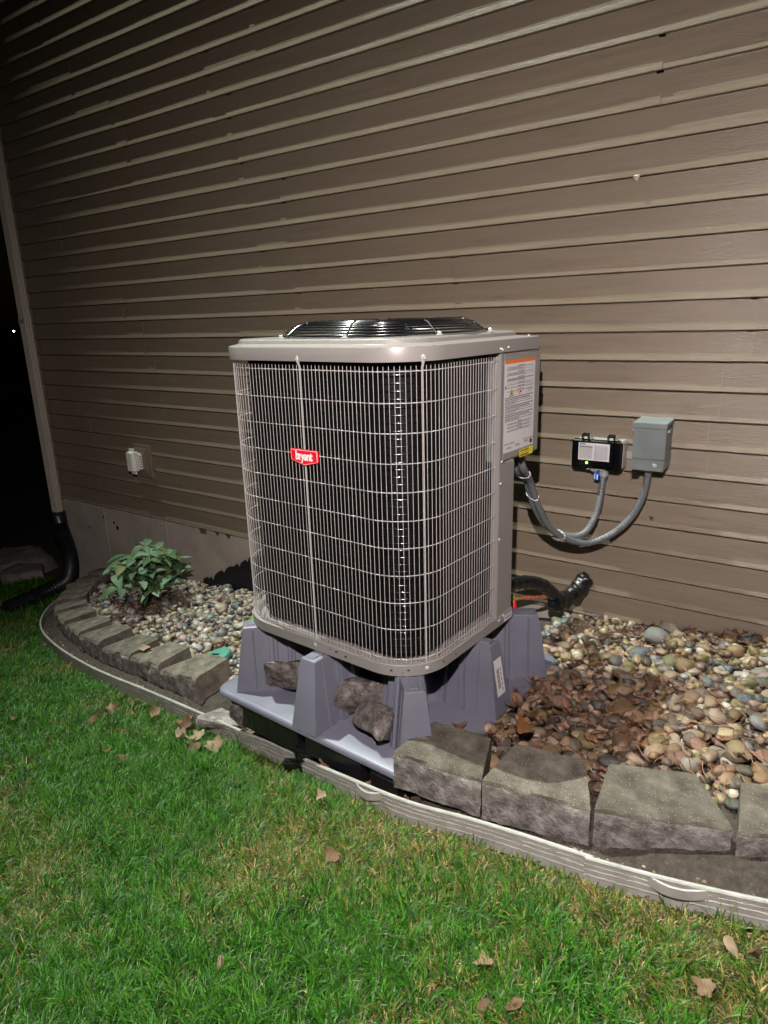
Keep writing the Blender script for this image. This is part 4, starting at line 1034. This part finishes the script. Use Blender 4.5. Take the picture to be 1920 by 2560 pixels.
# ================================================================== wall fixtures
# grey disconnect box
db = thing('disconnect_box', 'grey metal electrical disconnect box on the siding at the right', 'electrical box', (-.743, 0, 1.015))
m = MB(); m.box((0, -.072, -.012), (.134, .13, .185)); m.build('case', M['grey_box'], db, bevel=.002)
m = MB(); m.box((0, -.139, .022), (.140, .010, .150)); m.build('door', M['grey_box'], db, bevel=.003)
m = MB(); m.box((0, -.139, -.080), (.136, .008, .050)); m.build('lower_panel', M['grey_box'], db, bevel=.002)
m = MB(); m.add([(-.073, -.152, .085), (.073, -.152, .085), (.073, .0, .106), (-.073, .0, .106), (-.073, -.152, .108), (.073, -.152, .108), (.073, 0, .118), (-.073, 0, .118)], [(0, 1, 2, 3), (4, 7, 6, 5), (0, 4, 5, 1), (1, 5, 6, 2), (2, 6, 7, 3), (3, 7, 4, 0)]); m.build('rain_hood', M['grey_box'], db, bevel=.0015)
for sx_ in (-1, 1):
    m = MB(); m.box((sx_*.074, -.115, .072), (.008, .022, .012)); m.build('hinge', M['steel'], db, bevel=.002)
m = MB(); m.box((-.050, -.138, -.112), (.030, .022, .012)); m.build('latch', M['black'], db, bevel=.003)
q = Vector((0, 0, 1)).rotation_difference(Vector((0, -1, 0))).to_matrix()
m = MB(); m.lathe([(.010, 0), (.010, .002), (.006, .005)], (.032, -.143, -.078), 14, q); m.build('knockout_screw', M['steel'], db)
m = MB(); m.tube([(-.066, -.135, -.10), (-.070, -.133, -.16)], .0006, 5); m.build('seal_wire', M['stain'], db)
# surge protector
sp = thing('surge_protector', 'black surge protector box with white label and glowing green light', 'surge protector', (-.985, 0, .955))
m = MB(); m.box((.006, -.048, 0), (.225, .075, .130)); m.build('back_case', M['clear_case'], sp, bevel=.006)
m = MB(); m.box((0, -.094, -.002), (.236, .022, .142)); m.build('lid', M['gloss_black'], sp, bevel=.009, seg=3)
m = MB(); m.box((-.012, -.106, .0), (.190, .006, .118)); m.build('lid_panel', M['gloss_black'], sp, bevel=.003)
for sx_ in (-.062, .058):
    m = MB(); m.box((sx_-.010, -.088, .078), (.005, .026, .026)); m.box((sx_+.018, -.088, .078), (.005, .026, .026)); m.box((sx_+.004, -.094, .086), (.032, .010, .007)); m.box((sx_+.004, -.080, .092), (.030, .012, .006)); m.build('hinge', M['black'], sp, bevel=.002)
    m = MB(); m.box((sx_+.022, -.060, .078), (.007, .030, .022)); m.build('hinge_ear', M['clear_case'], sp, bevel=.003)
m = MB(); m.box((-.010, -.1096, .012), (.146, .0012, .082)); lb2 = m.build('white_label', M['label'], sp, bevel=0, smooth=0)
m = MB(); r3 = random.Random(3)
for c0, c1 in ((-.078, -.016), (-.006, .056)):
    zz = .040
    while zz > -.024:
        u = c0
        while u < c1-.004: w_ = min(r3.uniform(.005, .014), c1-u); m.box((u+w_/2, -.1104, zz), (w_, .0004, .0016)); u += w_+.0022
        zz -= .0043
m.build('label_print', M['inkgrey'], lb2, smooth=0)
m = MB(); m.box((-.047, -.1106, .034), (.062, .0004, .0028)); m.box((-.004+.0005, -.1106, .013), (.0010, .0004, .072)); m.build('label_rules', M['ink'], lb2, smooth=0)
text_mesh('E·T·N', .012, 'label_lettering', M['ink'], lb2, Matrix.Translation((-.064, -.1112, .047)) @ Matrix.Rotation(R(90), 4, 'X'), bold=.0005, ext=.0002)
m = MB(); m.box((-.030, -.1098, -.045), (.150, .003, .020)); m.build('light_window', M['gloss_black'], sp, bevel=.001)
m = MB(); m.lathe([(.0055, 0), (.0055, .001), (.003, .003)], (-.040, -.1114, -.041), 12, q); m.build('indicator_light', M['led'], sp)
m = MB(); m.lathe([(.018, 0), (.018, .004), (.006, .005)], (.150, -.022, -.004), 18, q); m.box((.130, -.024, -.004), (.040, .004, .036)); m.build('mounting_tab', M['clear_case'], sp, smooth=30)
m = MB(); m.lathe([(.006, 0), (.006, .004), (.002, .005)], (.152, -.026, -.004), 10, q); m.build('screw', M['steel'], sp)
m = MB(); m.box((.0, -.075, -.073), (.09, .05, .005)); m.box((-.01, -.09, -.078), (.03, .01, .012)); m.build('bottom_bracket', M['grey_light'], sp, bevel=.002)
m = MB(); m.lathe([(.021, 0), (.021, -.030), (.017, -.034), (.017, -.040)], (.030, -.068, -.075), 8); m.build('connector', M['grey_light'], sp, smooth=20)
m = MB(); m.box((.000, -.074, -.107), (.026, .022, .042)); tg = m.build('blue_tag', M['blue'], sp, bevel=.003)
m = MB(); m.box((-.006, -.0856, -.107), (.003, .0006, .030)); m.box((.006, -.0856, -.110), (.005, .0006, .024)); m.build('tag_print', M['badgewhite'], tg, smooth=0)
m = MB(); m.tube([(0, -.074, -.075), (0, -.074, -.088)], .004, 6); m.build('tag_hook', M['steel'], tg)
m = MB(); m.tube([(-.045, -.075, -.075), (-.045, -.076, -.105)], .0007, 5); m.build('loose_fibre', M['stain'], sp)
# conduits
def conduit(name, pts, r_, label, ribbed=None):
    c = thing(name, label, 'conduit', (0, 0, 0)); p = resample(smooth_path(pts, 14), .004)
    rads = []
    for i in range(len(p)):
        t = i/len(p); rads.append(r_*(1+(.06 if ribbed and ribbed[0] < t < ribbed[1] else .025)*math.cos(i*math.pi*.5)))
    m = MB(); m.tube(p, rads, 14); m.build('flexible_conduit', M['conduit'], c, smooth=70); return c, p
cw = Vector((CX, CY, ZU)); qz = Matrix.Rotation(YAW, 3, 'Z')
st_ = cw+qz @ Vector((HX-.06, .40, .645))
c1, p1 = conduit('conduit', [(st_.x, st_.y, st_.z), (st_.x+.01, st_.y+.02, .985), (-1.135, -.52, .90), (-1.125, -.43, .76), (-1.10, -.34, .64), (-1.045, -.245, .566), (-.97, -.175, .545), (-.885, -.125, .585), (-.81, -.098, .668), (-.765, -.085, .775), (-.752, -.078, .88), (-.751, -.078, .915)], .0155, 'long grey flexible conduit looping from the unit up to the grey disconnect box', (.5, .85))
m = MB(); m.lathe([(.022, .0), (.022, .016), (.016, .020)], (-.751, -.078, .892), 12); m.build('connector', M['grey_light'], c1)
m = MB(); m.lathe([(.026, .0), (.026, .03), (.018, .036)], (st_.x, st_.y, st_.z-.02), 12); m.build('connector', M['conduit'], c1)
c2, p2 = conduit('conduit', [(st_.x-.03, st_.y+.01, st_.z), (st_.x-.025, st_.y+.02, .98), (-1.162, -.50, .90), (-1.152, -.42, .76), (-1.125, -.335, .648), (-1.07, -.245, .582), (-1.00, -.18, .585), (-.965, -.13, .66), (-.956, -.095, .755), (-.955, -.070, .86), (-.955, -.068, .885)], .0150, 'short grey flexible conduit rising to the black surge protector box', (.55, .95))
for (k, nm) in ((int(len(p1)*.12), 0), (int(len(p1)*.27), 0), (int(len(p1)*.50), 0)):
    p = p1[k]; t = (p1[k+1]-p1[k-1]).normalized(); qq = Vector((0, 0, 1)).rotation_difference(t).to_matrix(); a, b_ = p1[k], p2[min(len(p2)-1, int(k*1.0))]
    mid = (a+b_)/2; m = MB(); r_ = .030 if nm == 0 else .03
    d = (a-b_).length/2+.0175
    ax = (a-b_).normalized(); bx_ = t.cross(ax).normalized()
    m.tube([mid+ax*(d*math.cos(2*math.pi*i/20))+bx_*(.0185*math.sin(2*math.pi*i/20)) for i in range(20)], .0026, 6, closed=True); m.build('zip_tie', M['tie'], c1)
# refrigerant lines
il = thing('insulated_line', 'thick shiny black wrapped refrigerant line curving into the wall', 'refrigerant line', (0, 0, 0))
st2 = cw+qz @ Vector((.40, .40, -.06))
pth = resample(smooth_path([(-1.33, -.53, .365), (-1.264, -.47, .370), (-1.207, -.38, .364), (-1.154, -.30, .335), (-1.124, -.25, .288), (-1.108, -.20, .235)], 10), .008)
m = MB(); m.tube(pth, [.033+.004*noise.noise(Vector((i*.35, 0, 0)))+.0015*math.sin(i*1.3) for i in range(len(pth))], 16); m.build('black_wrap', M['foil'], il, smooth=50)
m = MB(); 
for k in (12, 18, 24): 
    p = pth[k]; 
    for j in range(4): m.box((p.x+.006*j-.01, p.y-.037+.003*abs(j-1), p.z+.012-.006*j), (.004, .0008, .006), Matrix.Rotation(.6, 3, 'Y'))
m.build('tape_print', M['tie'], il, smooth=0)
ws = thing('wall_sleeve', 'glossy black elbow sleeve where the pipes enter the house wall', 'pipe sleeve', (0, 0, 0))
pth = smooth_path([(-1.104, -.222, .222), (-1.102, -.215, .221), (-1.088, -.15, .212), (-1.062, -.08, .225), (-1.043, -.03, .262), (-1.033, .0, .288)], 8)
m = MB(); m.tube(pth, [(.030 if i == 0 else .040 if i < 4 else .046)+.0025*math.sin(i*.9) for i in range(len(pth))], 18); m.build('sleeve', M['foil'], ws, smooth=50)
m = MB(); m.box((-1.035, -.017, .305), (.04, .012, .04), Matrix.Rotation(.5, 3, 'Y')); m.build('torn_flap', M['foil'], ws, bevel=.003)
cp = thing('copper_pipe', 'thin bare copper pipe from the service valve into the black sleeve', 'copper pipe', (0, 0, 0))
a0 = Vector((-1.232, -.445, .296)); a1 = Vector((-1.172, -.33, .276)); a2 = Vector((-1.108, -.212, .250))
m = MB(); m.tube([a0, a1, a2+Vector((0, -.01, .004)), a2], .0075, 10); m.build('pipe', M['copper'], cp)
m = MB()
for t in (.30, .36, .44, .62, .68, .74): p = a0.lerp(a2, t)+Vector((0, 0, .001)); m.tube([p-(a2-a0).normalized()*.006, p+(a2-a0).normalized()*.006], .0098, 10)
m.build('coupling', M['copper'], cp)
m = MB(); m.tube([a0-Vector((0, 0, .02)), a0+Vector((0, 0, .025))], .011, 8); m.tube([a0, a0.lerp(a1, .2)], .010, 8); m.build('service_valve', M['brass'], cp)
m = MB(); m.tube([a0+Vector((.005, -.004, -.012)), a0+Vector((.012, -.012, -.035)), a0+Vector((.018, -.018, -.055))], [.013, .014, .011], 12); m.build('red_cap', M['redcap'], cp)
# white cover on the siding at left
oc = thing('outlet_cover', 'white domed weatherproof cover on a beige mounting block, left of the unit', 'outlet cover', (-4.62, 0, .565))
m = MB(); m.box((0, -.016, 0), (.21, .026, .262)); m.build('mounting_block', M['siding'], oc, bevel=.004)
m = MB(); m.box((0, -.034, .0), (.15, .020, .20)); m.build('inner_block', M['siding'], oc, bevel=.004)
m = MB(); m.box((-.008, -.056, 0), (.075, .034, .125)); m.build('cover_base', M['white_plastic'], oc, bevel=.004)
m = MB(); m.box((-.014, -.098, .006), (.118, .070, .205)); m.build('cover_dome', M['white_plastic'], oc, bevel=.030, seg=5)
m = MB()
for z in (-.04, -.02, 0, .02, .04): m.box((.031, -.058, z), (.003, .022, .006))
m.build('hinge_slots', M['inkgrey'], oc, smooth=0)

# distant lamp globe
m = MB(); m.lathe([(.005, -.04), (.034, -.025), (.042, 0), (.034, .025), (.005, .04)], (0, 0, 0), 12); m.build('globe', M['lamp_far'], fl)
m = MB(); m.lathe([(.03, -2.2), (.03, -.07)], (0, 0, 0), 8); m.build('post', M['black'], fl)

# green irrigation valve lid
vl = thing('valve_cover', 'green plastic valve cover half buried behind the stepped blocks', 'valve cover', (-2.72, -1.03, Bed(-2.72, -1.0)+.03))
vl.rotation_euler = (R(8), R(-14), 0)
m = MB(); m.lathe([(.085, -.02), (.088, 0), (.084, .008), (.07, .011), (.01, .012)], (0, 0, 0), 28); m.build('lid', M['green_lid'], vl)
m = MB(); m.box((0, 0, .0125), (.06, .014, .003)); m.build('grip', M['black'], vl, bevel=.001)
m = MB(); m.lathe([(.008, 0), (.008, .003)], (.05, -.02, .0105), 10); m.build('screw_hole', M['black'], vl)

# ================================================================== plants
def shrub_leaf(L_, w, droop, seed):
    r_ = random.Random(seed); vs = []; n = 7
    for i in range(n+1):
        t = i/n; hw = w*math.sin(math.pi*min(1, t**.85))**.9*.5 if 0 < i < n else .0008
        zz = -droop*L_*t*t+.05*L_*math.sin(t*3)
        for s in (-1, 0, 1): vs.append((L_*t, s*hw, zz+(.16*hw*2 if s else 0)))
    fs = []
    for i in range(n):
        for j in range(2): a = i*3+j; fs.append((a, a+1, a+4, a+3))
    return vs, fs
def plant(name, label, cat, base, stems, hgt, spread, leafL, leafW, cols, seed, per=5, up=.9):
    r_ = random.Random(seed); p = thing(name, label, cat, base)
    protos = []
    for s in range(6):
        vs, fs = shrub_leaf(leafL*r_.uniform(.8, 1.15), leafW*r_.uniform(.8, 1.2), r_.uniform(.1, .5), s); me = bpy.data.meshes.new('leaf'); me.from_pydata(vs, [], fs); me.polygons.foreach_set('use_smooth', [True]*len(fs)); me.materials.append(M['shrub']); protos.append(me)
    for s in range(stems):
        a = s*2.399+r_.uniform(-.3, .3); rr_ = spread*math.sqrt((s+.5)/stems); h_ = hgt*(1-.55*(rr_/spread)**1.6)*r_.uniform(.85, 1.1)
        tip = Vector((rr_*math.cos(a), rr_*math.sin(a), h_)); pts = smooth_path([(0, 0, 0), (tip.x*.35, tip.y*.35, h_*.55), tip], 5)
        m = MB(); m.tube(pts, [.004-.002*i/len(pts) for i in range(len(pts))], 5); m.build('stem', M['stain'], p)
        whorl = [(1.0, per)]+[(.72, 2)]
        for (tt, cnt) in whorl:
            c = pts[int((len(pts)-1)*tt)]; off = r_.uniform(0, 6.28)
            for k in range(cnt):
                o = bpy.data.objects.new('leaf', protos[r_.randrange(6)]); link(o, p); o.location = c
                az = off+6.283*k/cnt+r_.uniform(-.25, .25); o.rotation_euler = (r_.uniform(-.4, .4), -r_.uniform(-.25, .5), az); sc = r_.uniform(.75, 1.15)*(1 if tt == 1 else .8); o.scale = (sc,)*3
                cc_ = cols[r_.randrange(len(cols))]; o.color = (*cc_, 1)
    return p
plant('leafy_shrub', 'bushy green lance-leaved plant growing by the foundation at left', 'plant', (-4.06, -.50, Bed(-4.06, -.5)+.02), 27, .44, .27, .125, .062, [(.11, .20, .11), (.085, .16, .08), (.14, .24, .14), (.065, .13, .05), (.17, .27, .16), (.15, .17, .06)], 4, per=5)
plant('weed', 'small light green seedling between the pebbles just left of the unit', 'plant', (-2.62, -.70, Bed(-2.62, -.7)+.03), 6, .12, .13, .075, .045, [(.14, .27, .08), (.18, .34, .13), (.12, .22, .07)], 9, per=4)
print('tris', sum(len(o.data.polygons) for o in bpy.data.objects if o.type == 'MESH'))
